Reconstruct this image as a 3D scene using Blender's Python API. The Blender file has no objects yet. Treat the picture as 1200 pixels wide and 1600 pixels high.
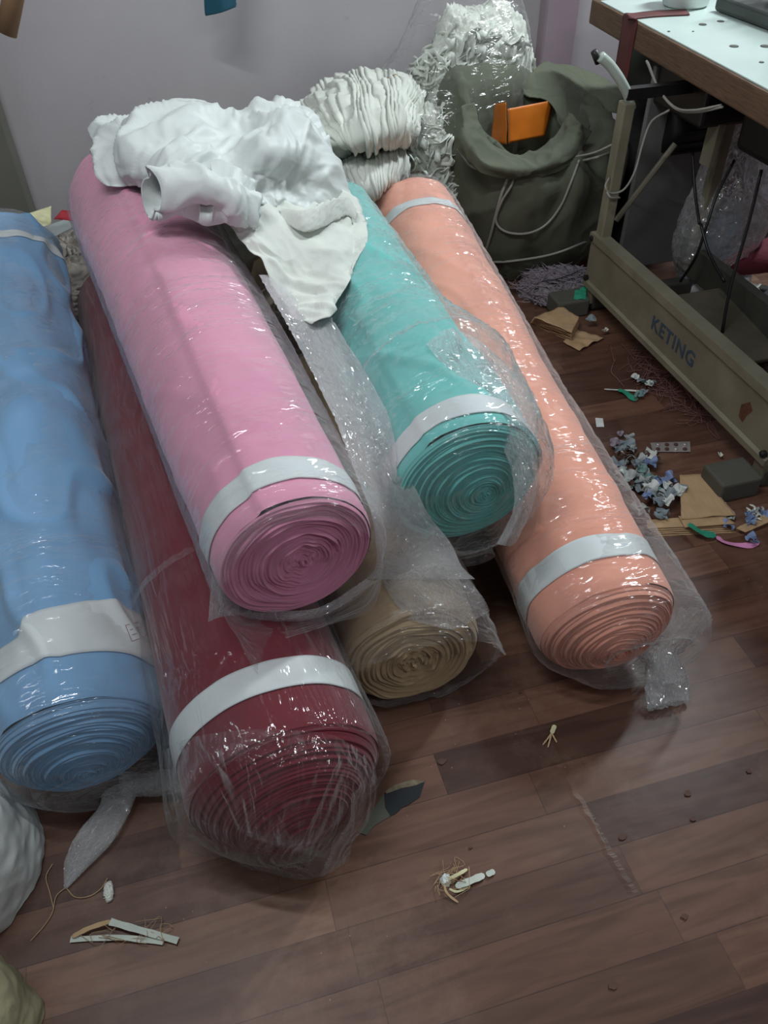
import bpy, math, random
import numpy as np
from mathutils import Vector
random.seed(7)
C = bpy.context.scene.collection
R = math.radians

# ------------------------------------------------------------------ camera
CAM_Z, PITCH, YAW, ROLL, FPX = 1.30, R(43.4), R(14.7), R(1.45), 1230.0
def _axes():
    f = np.array([math.sin(YAW)*math.cos(PITCH), math.cos(YAW)*math.cos(PITCH), -math.sin(PITCH)])
    r = np.array([math.cos(YAW), -math.sin(YAW), 0.0])
    u = np.cross(r, f)
    cr, sr = math.cos(ROLL), math.sin(ROLL)
    return f, cr*r - sr*u, cr*u + sr*r
FWD, RGT, UPV = _axes()
CAM = np.array([0, 0, CAM_Z])
cd = bpy.data.cameras.new('camera'); co = bpy.data.objects.new('camera', cd); C.objects.link(co)
cd.sensor_fit = 'VERTICAL'; cd.sensor_height = 32; cd.sensor_width = 24; cd.lens = 32*FPX/1600
cd.clip_start = 0.02
from mathutils import Matrix
m = Matrix([[RGT[0], UPV[0], -FWD[0], 0], [RGT[1], UPV[1], -FWD[1], 0], [RGT[2], UPV[2], -FWD[2], CAM_Z], [0, 0, 0, 1]])
co.matrix_world = m
bpy.context.scene.camera = co

def at(px, py, z=None, x=None, y=None):
    """world point seen at a photograph position, on a plane of known height, X or Y"""
    d = RGT*(px-600) + UPV*(800-py) + FWD*FPX
    if z is not None: t = (z-CAM_Z)/d[2]
    elif x is not None: t = x/d[0]
    else: t = y/d[1]
    return CAM + d*t

# ------------------------------------------------------------------ view, world, lights
sc = bpy.context.scene
sc.view_settings.view_transform = 'Standard'; sc.view_settings.look = 'None'
sc.view_settings.gamma = 1; sc.view_settings.use_curve_mapping = False
sc.view_settings.exposure = 0.0
sc.cycles.transparent_max_bounces = 32
sc.cycles.max_bounces = 8
wd = bpy.data.worlds.new('world'); sc.world = wd; wd.use_nodes = True
wd.node_tree.nodes['Background'].inputs[0].default_value = (0.80, 0.90, 1.0, 1)
wd.node_tree.nodes['Background'].inputs[1].default_value = 0.11
def area(name, loc, target, sx, sy, power, col):
    ld = bpy.data.lights.new(name, 'AREA'); ld.shape = 'RECTANGLE'; ld.size = sx; ld.size_y = sy
    ld.energy = power; ld.color = col
    o = bpy.data.objects.new(name, ld); C.objects.link(o); o.location = loc
    o.rotation_euler = (Vector(target)-Vector(loc)).to_track_quat('-Z', 'Y').to_euler()
    return o
area('tube_light_right', (2.55, 2.45, 2.55), (0.3, 1.3, 0.0), 0.14, 0.9, 66, (0.88, 0.97, 1.0))
area('tube_light_room', (-0.4, 0.9, 2.75), (0.3, 2.3, 0.5), 1.2, 0.08, 28, (0.93, 0.97, 1.0))
area('added_fill_near', (0.9, -0.9, 2.6), (0.4, 1.1, 0.2), 1.2, 0.05, 9, (0.95, 0.97, 1.0))  # added lamp: brightens the roll ends and gives the film glints
area('added_glint_left', (-1.9, 1.6, 2.6), (0.2, 1.5, 0.3), 0.06, 1.2, 4, (0.9, 0.96, 1.0))  # added weak lamp, only for more reflections on the film

# ------------------------------------------------------------------ numpy noise
def _hash(ix, iy, iz, seed):
    h = (ix*374761393 + iy*668265263 + iz*2147483647*3 + seed*974634777) & 0xffffffff
    h = ((h ^ (h >> 13)) * 1274126177) & 0xffffffff
    return (h ^ (h >> 16)) & 0xffffffff
def perlin(P, scale=1.0, seed=0):
    P = np.asarray(P, float)*scale + 1000.0
    i = np.floor(P).astype(np.int64); f = P - i
    s = f*f*f*(f*(f*6-15)+10)
    out = 0
    for dx in (0, 1):
        for dy in (0, 1):
            for dz in (0, 1):
                h = _hash(i[..., 0]+dx, i[..., 1]+dy, i[..., 2]+dz, seed)
                a = h/4294967296.0*2*math.pi*7.0; b = (h % 1000)/1000.0*2-1
                c = np.sqrt(np.maximum(0, 1-b*b))
                g = (np.cos(a)*c*(f[..., 0]-dx) + np.sin(a)*c*(f[..., 1]-dy) + b*(f[..., 2]-dz))
                w = (s[..., 0] if dx else 1-s[..., 0])*(s[..., 1] if dy else 1-s[..., 1])*(s[..., 2] if dz else 1-s[..., 2])
                out = out + g*w
    return out*1.5
def ridge(P, scale=1.0, seed=0):
    return 1-2*np.abs(perlin(P, scale, seed))

# ------------------------------------------------------------------ mesh helpers
def tagit(o, label=None, cat=None, group=None, kind=None):
    if label: o['label'] = label
    if cat: o['category'] = cat
    if group: o['group'] = group
    if kind: o['kind'] = kind
    return o
def empty(name, loc, label, cat, group=None, kind=None):
    o = bpy.data.objects.new(name, None); C.objects.link(o); o.location = [float(v) for v in loc]
    o.empty_display_size = 0.05
    return tagit(o, label, cat, group, kind)
def wloc(o):
    v = np.zeros(3)
    while o is not None:
        v = v + np.array(o.location); o = o.parent
    return v
def mk(name, V, F, m, parent=None, smooth=True, uv=None):
    V = np.asarray(V, float).reshape(-1, 3)
    base = wloc(parent) if parent is not None else np.array([V[:, 0].mean(), V[:, 1].mean(), V[:, 2].min()])
    me = bpy.data.meshes.new(name)
    me.from_pydata((V-base).tolist(), [], [tuple(int(i) for i in f) for f in F])
    if smooth: me.polygons.foreach_set('use_smooth', [True]*len(me.polygons))
    if uv is not None:
        l = me.uv_layers.new(name='UVMap')
        idx = np.zeros(len(me.loops), int); me.loops.foreach_get('vertex_index', idx)
        l.data.foreach_set('uv', np.asarray(uv, float).reshape(-1, 2)[idx].ravel())
    me.materials.append(m)
    o = bpy.data.objects.new(name, me); C.objects.link(o)
    if parent is not None: o.parent = parent
    else: o.location = base.tolist()
    return o
def solid(o, th, offset=0.0):
    md = o.modifiers.new('thickness', 'SOLIDIFY'); md.thickness = th; md.offset = offset
    return o
def bevel(o, w=0.003, seg=2):
    md = o.modifiers.new('bevel', 'BEVEL'); md.width = w; md.segments = seg; md.limit_method = 'ANGLE'
    return o
def gridfaces(n, k, wrap=False):
    F = []
    for i in range(n-1):
        for j in range(k if wrap else k-1):
            j2 = (j+1) % k
            F.append((i*k+j, i*k+j2, (i+1)*k+j2, (i+1)*k+j))
    return F
class MB:
    def __init__(s): s.V = []; s.F = []
    def add(s, V, F):
        b = len(s.V); s.V += [tuple(map(float, v)) for v in V]; s.F += [tuple(i+b for i in f) for f in F]; return s
    def box(s, c, d, rz=0.0, rx=0.0, ry=0.0):
        from mathutils import Euler
        M = Euler((rx, ry, rz)).to_matrix()
        V = [Vector(c) + M @ Vector((a*d[0]/2, b*d[1]/2, e*d[2]/2)) for a in (-1, 1) for b in (-1, 1) for e in (-1, 1)]
        return s.add(V, [(0, 1, 3, 2), (4, 6, 7, 5), (0, 4, 5, 1), (2, 3, 7, 6), (0, 2, 6, 4), (1, 5, 7, 3)])
    def tube(s, pts, r, n=10, cap=True, flat=1.0):
        pts = [np.array(p, float) for p in pts]; k = len(pts)
        rr = r if hasattr(r, '__len__') else [r]*k
        V = []; up = None
        for i, p in enumerate(pts):
            t = pts[min(i+1, k-1)]-pts[max(i-1, 0)]; t = t/(np.linalg.norm(t)+1e-9)
            if up is None:
                up = np.array([0, 0, 1.0]) if abs(t[2]) < .9 else np.array([1.0, 0, 0])
            a = np.cross(t, up); a /= np.linalg.norm(a)+1e-9; up = np.cross(a, t)
            for j in range(n):
                q = 2*math.pi*j/n
                V.append(p + rr[i]*(a*math.cos(q) + up*flat*math.sin(q)))
        F = [(i*n+j, i*n+(j+1) % n, (i+1)*n+(j+1) % n, (i+1)*n+j) for i in range(k-1) for j in range(n)]
        if cap: F += [tuple(range(n-1, -1, -1)), tuple((k-1)*n+j for j in range(n))]
        return s.add(V, F)
    def lathe(s, c, prof, n=32, ax=(0, 0, 1)):
        ax = np.array(ax, float); ax /= np.linalg.norm(ax)
        a = np.cross(ax, [0, 1, 0] if abs(ax[1]) < .9 else [1, 0, 0]); a /= np.linalg.norm(a); b = np.cross(ax, a)
        V = [np.array(c)+ax*h+r*(a*math.cos(2*math.pi*j/n)+b*math.sin(2*math.pi*j/n)) for r, h in prof for j in range(n)]
        k = len(prof)
        F = [(i*n+j, i*n+(j+1) % n, (i+1)*n+(j+1) % n, (i+1)*n+j) for i in range(k-1) for j in range(n)]
        F += [tuple(range(n-1, -1, -1)), tuple((k-1)*n+j for j in range(n))]
        return s.add(V, F)
    def out(s, name, m, parent=None, smooth=False): return mk(name, s.V, s.F, m, parent, smooth)
def spline(pts, n):
    """Catmull-Rom through points (any dimension)"""
    P = np.asarray(pts, float); k = len(P)
    Q = np.concatenate([(2*P[0]-P[1])[None], P, (2*P[-1]-P[-2])[None]])
    t = np.linspace(0, k-1-1e-9, n); i = t.astype(int); f = (t-i)[:, None]
    sh = (n,)+P.shape[1:]
    Q2 = Q.reshape(k+2, -1)
    a, b, c, d = Q2[i], Q2[i+1], Q2[i+2], Q2[i+3]
    return (.5*(2*b+(c-a)*f+(2*a-5*b+4*c-d)*f*f+(3*b-3*c+d-a)*f**3)).reshape(sh)
def surf(ctrl, n, k):
    """smooth surface through a control grid [rows][cols] of points"""
    A = spline(np.asarray(ctrl, float), n)
    return np.transpose(spline(np.transpose(A, (1, 0, 2)), k), (1, 0, 2))
def crumple(P, stretch=1.1, iters=120, seed=0, jit=0.004, pull=0.02, wrap=False, project=None, bend=0.15, aniso=None, pin=None):
    """relax a sheet whose cloth is longer than its outline, so that it buckles into folds"""
    rng = np.random.RandomState(seed)
    P0 = P.copy(); n, k, _ = P.shape
    sx, sy = (stretch, stretch) if aniso is None else aniso
    nz = np.stack([perlin(P0, 18, seed+i) for i in range(3)], -1)
    P = P + nz*jit*2 + rng.normal(0, jit*.35, P.shape)
    def pairs():
        L = []
        a = np.arange(n*k).reshape(n, k)
        L.append((a[:-1].ravel(), a[1:].ravel(), sx, 1.0))
        b = np.roll(a, -1, 1) if wrap else a[:, 1:]
        c = a if wrap else a[:, :-1]
        L.append((c.ravel(), b.ravel(), sy, 1.0))
        s2 = (sx+sy)/2
        L.append((c[:-1].ravel(), b[1:].ravel(), s2, .5)); L.append((c[1:].ravel(), b[:-1].ravel(), s2, .5))
        L.append((a[:-2].ravel(), a[2:].ravel(), sx, bend))
        b2 = np.roll(a, -2, 1) if wrap else a[:, 2:]; c2 = a if wrap else a[:, :-2]
        L.append((c2.ravel(), b2.ravel(), sy, bend))
        return L
    L = pairs(); X0 = P0.reshape(-1, 3); X = P.reshape(-1, 3).copy()
    rest = [np.linalg.norm(X0[i]-X0[j], axis=1)*s for i, j, s, _ in L]
    N = n*k; cnt = np.zeros(N)
    for (i, j, s, w) in L:
        cnt += np.bincount(i, minlength=N)*w + np.bincount(j, minlength=N)*w
    for it in range(iters):
        D = np.zeros_like(X)
        for (i, j, s, w), r in zip(L, rest):
            d = X[j]-X[i]; l = np.linalg.norm(d, axis=1)+1e-9
            c = d*((l-r)/l*.5*w)[:, None]
            for q in range(3):
                D[:, q] += np.bincount(i, c[:, q], N) - np.bincount(j, c[:, q], N)
        X = X + D/cnt[:, None]*1.7
        X += (X0-X)*pull
        if pin is not None: X[pin] = X0[pin]
        if project is not None: X = project(X)
    return X.reshape(n, k, 3)

# ------------------------------------------------------------------ materials
def lin(c): return tuple(((v/255)/12.92 if v/255 <= .04045 else ((v/255+.055)/1.055)**2.4) for v in c)
def base_mat(name):
    m = bpy.data.materials.new(name); m.use_nodes = True
    nt = m.node_tree; b = nt.nodes['Principled BSDF']; return m, nt, b
def N(nt, t, **kw):
    n = nt.nodes.new(t)
    for a, v in kw.items(): setattr(n, a, v)
    return n
def mat(name, col, rough=.7, var=.12, vscale=8, bump=0.0, bscale=60, metal=0, sheen=0, stretch=(1, 1, 1), subs=0, dist=.002, spec=None):
    m, nt, b = base_mat(name); c = lin(col)
    tc = N(nt, 'ShaderNodeTexCoord'); mp = N(nt, 'ShaderNodeMapping'); mp.inputs['Scale'].default_value = stretch
    nt.links.new(tc.outputs['Object'], mp.inputs[0])
    nz = N(nt, 'ShaderNodeTexNoise'); nz.inputs['Scale'].default_value = vscale; nz.inputs['Detail'].default_value = 5
    nt.links.new(mp.outputs[0], nz.inputs[0])
    cr = N(nt, 'ShaderNodeValToRGB'); e = cr.color_ramp.elements
    e[0].position = .3; e[0].color = tuple(v*(1-var) for v in c)+(1,)
    e[1].position = .7; e[1].color = tuple(min(1, v*(1+var)) for v in c)+(1,)
    nt.links.new(nz.outputs[0], cr.inputs[0]); nt.links.new(cr.outputs[0], b.inputs['Base Color'])
    b.inputs['Roughness'].default_value = rough; b.inputs['Metallic'].default_value = metal
    if spec is not None: b.inputs['Specular IOR Level'].default_value = spec
    if sheen: b.inputs['Sheen Weight'].default_value = sheen
    if subs:
        b.inputs['Subsurface Weight'].default_value = subs; b.inputs['Subsurface Radius'].default_value = (.01, .01, .01)
    if bump:
        n2 = N(nt, 'ShaderNodeTexNoise'); n2.inputs['Scale'].default_value = bscale; n2.inputs['Detail'].default_value = 3
        nt.links.new(mp.outputs[0], n2.inputs[0])
        bp = N(nt, 'ShaderNodeBump'); bp.inputs['Strength'].default_value = bump; bp.inputs['Distance'].default_value = dist
        nt.links.new(n2.outputs[0], bp.inputs['Height']); nt.links.new(bp.outputs[0], b.inputs['Normal'])
    return m
def plastic(name, milk=.045, edge=.32, gloss=.075, rough=.10, bump=.8, tint=(0.97, 0.99, 1.0), across=5.0, along=17.0, dist=.005):
    """thin clear film: see-through, slightly milky where it is gathered or seen edge-on, with sharp creases"""
    m, nt, b = base_mat(name); nt.nodes.remove(b); out = nt.nodes['Material Output']
    tr = N(nt, 'ShaderNodeBsdfTransparent'); tr.inputs[0].default_value = (.985, .985, .985, 1)
    df = N(nt, 'ShaderNodeBsdfDiffuse'); df.inputs[0].default_value = tint+(1,)
    tl = N(nt, 'ShaderNodeBsdfTranslucent'); tl.inputs[0].default_value = tint+(1,)
    gl = N(nt, 'ShaderNodeBsdfGlossy'); gl.inputs['Roughness'].default_value = rough
    tc = N(nt, 'ShaderNodeTexCoord')
    def crease(sx, sy, rot, sharp):
        mp = N(nt, 'ShaderNodeMapping'); mp.inputs['Scale'].default_value = (sx, sy, 1); mp.inputs['Rotation'].default_value = (0, 0, rot)
        nt.links.new(tc.outputs['UV'], mp.inputs[0])
        nz = N(nt, 'ShaderNodeTexNoise'); nz.inputs['Scale'].default_value = 1.0; nz.inputs['Detail'].default_value = 2.5; nz.inputs['Distortion'].default_value = .9
        nt.links.new(mp.outputs[0], nz.inputs[0])
        a = N(nt, 'ShaderNodeMath', operation='SUBTRACT'); a.inputs[1].default_value = .5; nt.links.new(nz.outputs[0], a.inputs[0])
        c = N(nt, 'ShaderNodeMath', operation='ABSOLUTE'); nt.links.new(a.outputs[0], c.inputs[0])
        d = N(nt, 'ShaderNodeMath', operation='MULTIPLY'); d.inputs[1].default_value = sharp; nt.links.new(c.outputs[0], d.inputs[0])
        e = N(nt, 'ShaderNodeMath', operation='MINIMUM'); e.inputs[1].default_value = 1.0; nt.links.new(d.outputs[0], e.inputs[0])
        return e.outputs[0]
    c1 = crease(across, along, .35, 6.0); c2 = crease(across*2.2, along*1.8, -.3, 4.0)
    ad = N(nt, 'ShaderNodeMath', operation='MULTIPLY_ADD'); ad.inputs[1].default_value = .45
    nt.links.new(c2, ad.inputs[0]); nt.links.new(c1, ad.inputs[2])
    bp = N(nt, 'ShaderNodeBump'); bp.inputs['Strength'].default_value = bump; bp.inputs['Distance'].default_value = dist
    nt.links.new(ad.outputs[0], bp.inputs['Height'])
    nt.links.new(bp.outputs[0], gl.inputs['Normal'])
    a1 = N(nt, 'ShaderNodeMixShader'); a1.inputs[0].default_value = .4
    nt.links.new(df.outputs[0], a1.inputs[1]); nt.links.new(tl.outputs[0], a1.inputs[2])
    lw = N(nt, 'ShaderNodeLayerWeight'); lw.inputs[0].default_value = .5; nt.links.new(bp.outputs[0], lw.inputs['Normal'])
    pw = N(nt, 'ShaderNodeMath', operation='POWER'); pw.inputs[1].default_value = 3.0; nt.links.new(lw.outputs['Facing'], pw.inputs[0])
    ml = N(nt, 'ShaderNodeMath', operation='MULTIPLY_ADD'); ml.inputs[1].default_value = edge; ml.inputs[2].default_value = milk
    nt.links.new(pw.outputs[0], ml.inputs[0])
    a2 = N(nt, 'ShaderNodeMixShader'); nt.links.new(ml.outputs[0], a2.inputs[0])
    nt.links.new(tr.outputs[0], a2.inputs[1]); nt.links.new(a1.outputs[0], a2.inputs[2])
    mg = N(nt, 'ShaderNodeMath', operation='MULTIPLY_ADD'); mg.inputs[1].default_value = .35; mg.inputs[2].default_value = gloss
    pn = N(nt, 'ShaderNodeTexNoise'); pn.inputs['Scale'].default_value = 9; pn.inputs['Detail'].default_value = 3; nt.links.new(tc.outputs['UV'], pn.inputs[0])
    pr = N(nt, 'ShaderNodeMapRange'); pr.inputs[1].default_value = .45; pr.inputs[2].default_value = .66; pr.inputs[3].default_value = gloss*.25; pr.inputs[4].default_value = gloss*1.6
    nt.links.new(pn.outputs[0], pr.inputs[0]); nt.links.new(pr.outputs[0], mg.inputs[2])
    nt.links.new(pw.outputs[0], mg.inputs[0])
    a3 = N(nt, 'ShaderNodeMixShader'); nt.links.new(mg.outputs[0], a3.inputs[0])
    nt.links.new(a2.outputs[0], a3.inputs[1]); nt.links.new(gl.outputs[0], a3.inputs[2])
    nt.links.new(a3.outputs[0], out.inputs['Surface'])
    return m
def sheet_uv(n, k, w, h):
    return np.stack(np.meshgrid(np.linspace(0, w, k), np.linspace(0, h, n)), -1)
CLEAR = plastic('clear_wrap')
CLEAR_LONG = plastic('clear_wrap_long_creases', across=20, along=3, milk=.012, edge=.24, gloss=.06)
CLEAR_LIGHT = plastic('clear_wrap_tight', milk=.02, edge=.10, gloss=.05, rough=.12)
CLEAR_THICK = plastic('clear_wrap_gathered', milk=.24, edge=.45, gloss=.24, rough=.12, across=18, along=12, bump=1.0, dist=.009)
MILKY = plastic('milky_film', milk=.42, edge=.3, gloss=.24, rough=.13, across=14, along=20, bump=1.0, dist=.009)

CREASE = [(0.480, 0.66), (0.489, 0.37)]     # a raised crease in the vinyl sheet
def floor_mat():
    m, nt, b = base_mat('vinyl_planks')
    tc = N(nt, 'ShaderNodeTexCoord'); sp = N(nt, 'ShaderNodeSeparateXYZ'); nt.links.new(tc.outputs['Object'], sp.inputs[0])
    def M(op, a, c=None, d=None):
        n = N(nt, 'ShaderNodeMath', operation=op)
        for i, v in enumerate((a, c, d)):
            if v is None: continue
            if isinstance(v, (int, float)): n.inputs[i].default_value = v
            else: nt.links.new(v, n.inputs[i])
        return n.outputs[0]
    rw = .081; ln = .46
    ry = M('DIVIDE', M('ADD', sp.outputs['Y'], .011), rw); row = M('FLOOR', ry); fy = M('FRACT', ry)
    wn = N(nt, 'ShaderNodeTexWhiteNoise', noise_dimensions='1D'); nt.links.new(row, wn.inputs['W'])
    xx = M('DIVIDE', M('ADD', sp.outputs['X'], M('MULTIPLY', wn.outputs['Value'], 1.7)), ln); col = M('FLOOR', xx); fx = M('FRACT', xx)
    cb = N(nt, 'ShaderNodeCombineXYZ'); nt.links.new(col, cb.inputs[0]); nt.links.new(row, cb.inputs[1])
    w2 = N(nt, 'ShaderNodeTexWhiteNoise', noise_dimensions='3D'); nt.links.new(cb.outputs[0], w2.inputs['Vector'])
    cr = N(nt, 'ShaderNodeValToRGB'); e = cr.color_ramp.elements; cr.color_ramp.interpolation = 'LINEAR'
    cols = [(0, (72, 49, 40)), (.3, (98, 69, 55)), (.55, (112, 80, 64)), (.8, (80, 55, 46)), (1, (124, 91, 73))]
    e[0].position = 0; e[0].color = lin(cols[0][1])+(1,); e[1].position = 1; e[1].color = lin(cols[-1][1])+(1,)
    for p, c in cols[1:-1]:
        q = e.new(p); q.color = lin(c)+(1,)
    nt.links.new(w2.outputs['Value'], cr.inputs[0])
    # grain
    c2 = N(nt, 'ShaderNodeCombineXYZ')
    nt.links.new(M('ADD', M('MULTIPLY', sp.outputs['X'], 3.0), M('MULTIPLY', w2.outputs['Value'], 37)), c2.inputs[0])
    nt.links.new(M('MULTIPLY', sp.outputs['Y'], 26.0), c2.inputs[1]); nt.links.new(M('MULTIPLY', w2.outputs['Value'], 11), c2.inputs[2])
    g = N(nt, 'ShaderNodeTexNoise'); g.inputs['Scale'].default_value = 1.0; g.inputs['Detail'].default_value = 6; g.inputs['Distortion'].default_value = 1.6
    nt.links.new(c2.outputs[0], g.inputs[0])
    gr = N(nt, 'ShaderNodeValToRGB'); k = gr.color_ramp.elements
    k[0].position = .36; k[0].color = (.62, .56, .56, 1); k[1].position = .6; k[1].color = (1.1, 1.1, 1.1, 1)
    nt.links.new(g.outputs[0], gr.inputs[0])
    mx = N(nt, 'ShaderNodeMix', data_type='RGBA', blend_type='MULTIPLY'); mx.inputs[0].default_value = .75
    nt.links.new(cr.outputs[0], mx.inputs[6]); nt.links.new(gr.outputs[0], mx.inputs[7])
    # seams
    s1 = M('LESS_THAN', fy, .022); s2 = M('LESS_THAN', fx, .004)
    sm = M('MAXIMUM', M('MULTIPLY', s1, .65), M('MULTIPLY', s2, .45))
    m2 = N(nt, 'ShaderNodeMix', data_type='RGBA'); nt.links.new(sm, m2.inputs[0])
    nt.links.new(mx.outputs[2], m2.inputs[6]); m2.inputs[7].default_value = lin((52, 32, 28))+(1,)
    # dust scuffs
    d = N(nt, 'ShaderNodeTexNoise'); d.inputs['Scale'].default_value = 2.2; d.inputs['Detail'].default_value = 8; d.inputs['Roughness'].default_value = .75
    nt.links.new(tc.outputs['Object'], d.inputs[0])
    dr = N(nt, 'ShaderNodeValToRGB'); dr.color_ramp.elements[0].position = .5; dr.color_ramp.elements[1].position = .75
    dr.color_ramp.elements[1].color = (.42, .42, .42, 1); nt.links.new(d.outputs[0], dr.inputs[0])
    d3 = N(nt, 'ShaderNodeTexVoronoi'); d3.inputs['Scale'].default_value = 42; nt.links.new(tc.outputs['Object'], d3.inputs[0])
    n3 = N(nt, 'ShaderNodeTexNoise'); n3.inputs['Scale'].default_value = 4; nt.links.new(tc.outputs['Object'], n3.inputs[0])
    spk = M('MULTIPLY', M('LESS_THAN', d3.outputs['Distance'], .055), M('GREATER_THAN', n3.outputs[0], .56))
    m3 = N(nt, 'ShaderNodeMix', data_type='RGBA'); nt.links.new(M('MAXIMUM', dr.outputs[0], M('MULTIPLY', spk, .6)), m3.inputs[0])
    nt.links.new(m2.outputs[2], m3.inputs[6]); m3.inputs[7].default_value = lin((160, 132, 112))+(1,)
    nt.links.new(m3.outputs[2], b.inputs['Base Color'])
    b.inputs['Roughness'].default_value = .42; b.inputs['Specular IOR Level'].default_value = .35
    bn = N(nt, 'ShaderNodeTexNoise'); bn.inputs['Scale'].default_value = 5; bn.inputs['Detail'].default_value = 3; nt.links.new(tc.outputs['Object'], bn.inputs[0])
    # soft blisters in the sheet
    vb = N(nt, 'ShaderNodeTexVoronoi', feature='SMOOTH_F1'); vb.inputs['Scale'].default_value = 26; nt.links.new(tc.outputs['Object'], vb.inputs[0])
    bl = M('MULTIPLY', M('LESS_THAN', vb.outputs['Distance'], .16), M('GREATER_THAN', n3.outputs[0], .5))
    A_, B_ = np.array(CREASE[0])-np.array([1.0, .7]), np.array(CREASE[1])-np.array([1.0, .7])
    d_ = (B_-A_)/np.linalg.norm(B_-A_); n_ = np.array([-d_[1], d_[0]])
    px_ = M('ADD', sp.outputs['X'], M('MULTIPLY', M('ADD', M('SUBTRACT', n3.outputs[0], .5), M('MULTIPLY', M('SUBTRACT', g.outputs[0], .5), .35)), .07))
    dist = M('ABSOLUTE', M('ADD', M('ADD', M('MULTIPLY', px_, float(n_[0])), M('MULTIPLY', sp.outputs['Y'], float(n_[1]))), float(-n_.dot(A_))))
    al = M('ADD', M('ADD', M('MULTIPLY', sp.outputs['X'], float(d_[0])), M('MULTIPLY', sp.outputs['Y'], float(d_[1]))), float(-d_.dot(A_)))
    on_ = M('MULTIPLY', M('GREATER_THAN', al, 0.0), M('LESS_THAN', al, float(np.linalg.norm(B_-A_))))
    rid = M('MULTIPLY', M('MAXIMUM', M('SUBTRACT', 1.0, M('DIVIDE', dist, .009)), 0.0), on_)
    hh = M('ADD', M('ADD', bn.outputs[0], M('MULTIPLY', bl, .06)), M('MULTIPLY', rid, .2))
    bp = N(nt, 'ShaderNodeBump'); bp.inputs['Strength'].default_value = .35; bp.inputs['Distance'].default_value = .01
    nt.links.new(hh, bp.inputs['Height']); nt.links.new(bp.outputs[0], b.inputs['Normal'])
    return m
def wall_mat(name='painted_plaster', c1=(188, 183, 187), c2=(176, 171, 174), grime=(128, 122, 124)):
    m, nt, b = base_mat(name)
    tc = N(nt, 'ShaderNodeTexCoord')
    a = N(nt, 'ShaderNodeTexNoise'); a.inputs['Scale'].default_value = 1.6; a.inputs['Detail'].default_value = 7; nt.links.new(tc.outputs['Object'], a.inputs[0])
    cr = N(nt, 'ShaderNodeValToRGB'); e = cr.color_ramp.elements; e[0].position = .35; e[1].position = .65
    e[0].color = lin(c2)+(1,); e[1].color = lin(c1)+(1,); nt.links.new(a.outputs[0], cr.inputs[0])
    s = N(nt, 'ShaderNodeTexNoise'); s.inputs['Scale'].default_value = 7; s.inputs['Detail'].default_value = 10; s.inputs['Roughness'].default_value = .8
    nt.links.new(tc.outputs['Object'], s.inputs[0])
    sr = N(nt, 'ShaderNodeValToRGB'); sr.color_ramp.elements[0].position = .62; sr.color_ramp.elements[1].position = .72
    sr.color_ramp.elements[1].color = (.5, .5, .5, 1); nt.links.new(s.outputs[0], sr.inputs[0])
    mx = N(nt, 'ShaderNodeMix', data_type='RGBA'); nt.links.new(sr.outputs[0], mx.inputs[0])
    nt.links.new(cr.outputs[0], mx.inputs[6]); mx.inputs[7].default_value = lin(grime)+(1,)
    nt.links.new(mx.outputs[2], b.inputs['Base Color']); b.inputs['Roughness'].default_value = .6
    bp = N(nt, 'ShaderNodeBump'); bp.inputs['Strength'].default_value = .25; bp.inputs['Distance'].default_value = .004
    nt.links.new(s.outputs[0], bp.inputs['Height']); nt.links.new(bp.outputs[0], b.inputs['Normal'])
    return m

# ------------------------------------------------------------------ the room
WY = 3.0
def box_obj(name, lo, hi, m, parent=None, bev=0):
    c = [(a+b)/2 for a, b in zip(lo, hi)]; d = [b-a for a, b in zip(lo, hi)]
    o = MB().box(c, d).out(name, m, parent)
    if bev: bevel(o, bev)
    return o
fl = mk('floor', [(-2.2, -1.6, 0), (4.2, -1.6, 0), (4.2, WY, 0), (-2.2, WY, 0), (-2.2, -1.6, -.05), (4.2, -1.6, -.05), (4.2, WY, -.05), (-2.2, WY, -.05)],
        [(0, 1, 2, 3), (7, 6, 5, 4), (0, 4, 5, 1), (1, 5, 6, 2), (2, 6, 7, 3), (3, 7, 4, 0)], floor_mat(), None, False)
tagit(fl, kind='structure')
WALL = wall_mat()
tagit(box_obj('wall_back', (-2.2, WY, 0), (4.2, WY+.1, 2.9), WALL), kind='structure')
PINKW = wall_mat('painted_plaster_pink', (178, 158, 174), (168, 148, 164))
tagit(box_obj('wall_right', (3.6, -1.6, 0), (3.7, WY, 2.9), PINKW), kind='structure')
COLM = wall_mat('shaded_plaster_pillar', (160, 142, 152), (146, 128, 140))  # darker than the wall: shade on the pillar put into its colour
p1 = at(838, 60, y=WY); p2 = at(900, 60, y=WY-.06)
tagit(box_obj('trim_1', (p1[0], WY-.06, 0), (p2[0], WY, 2.9), COLM, bev=.006), kind='structure')
p3 = at(8, 160, y=WY-.03)
p3 = at(28, 250, y=WY-.05)
tagit(box_obj('trim_2', (p3[0]-.5, WY-.07, 0), (p3[0], WY, 2.9), wall_mat('grey_green_post', (122, 122, 112), (104, 104, 96), (70, 70, 62)), bev=.012), kind='structure')
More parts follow.
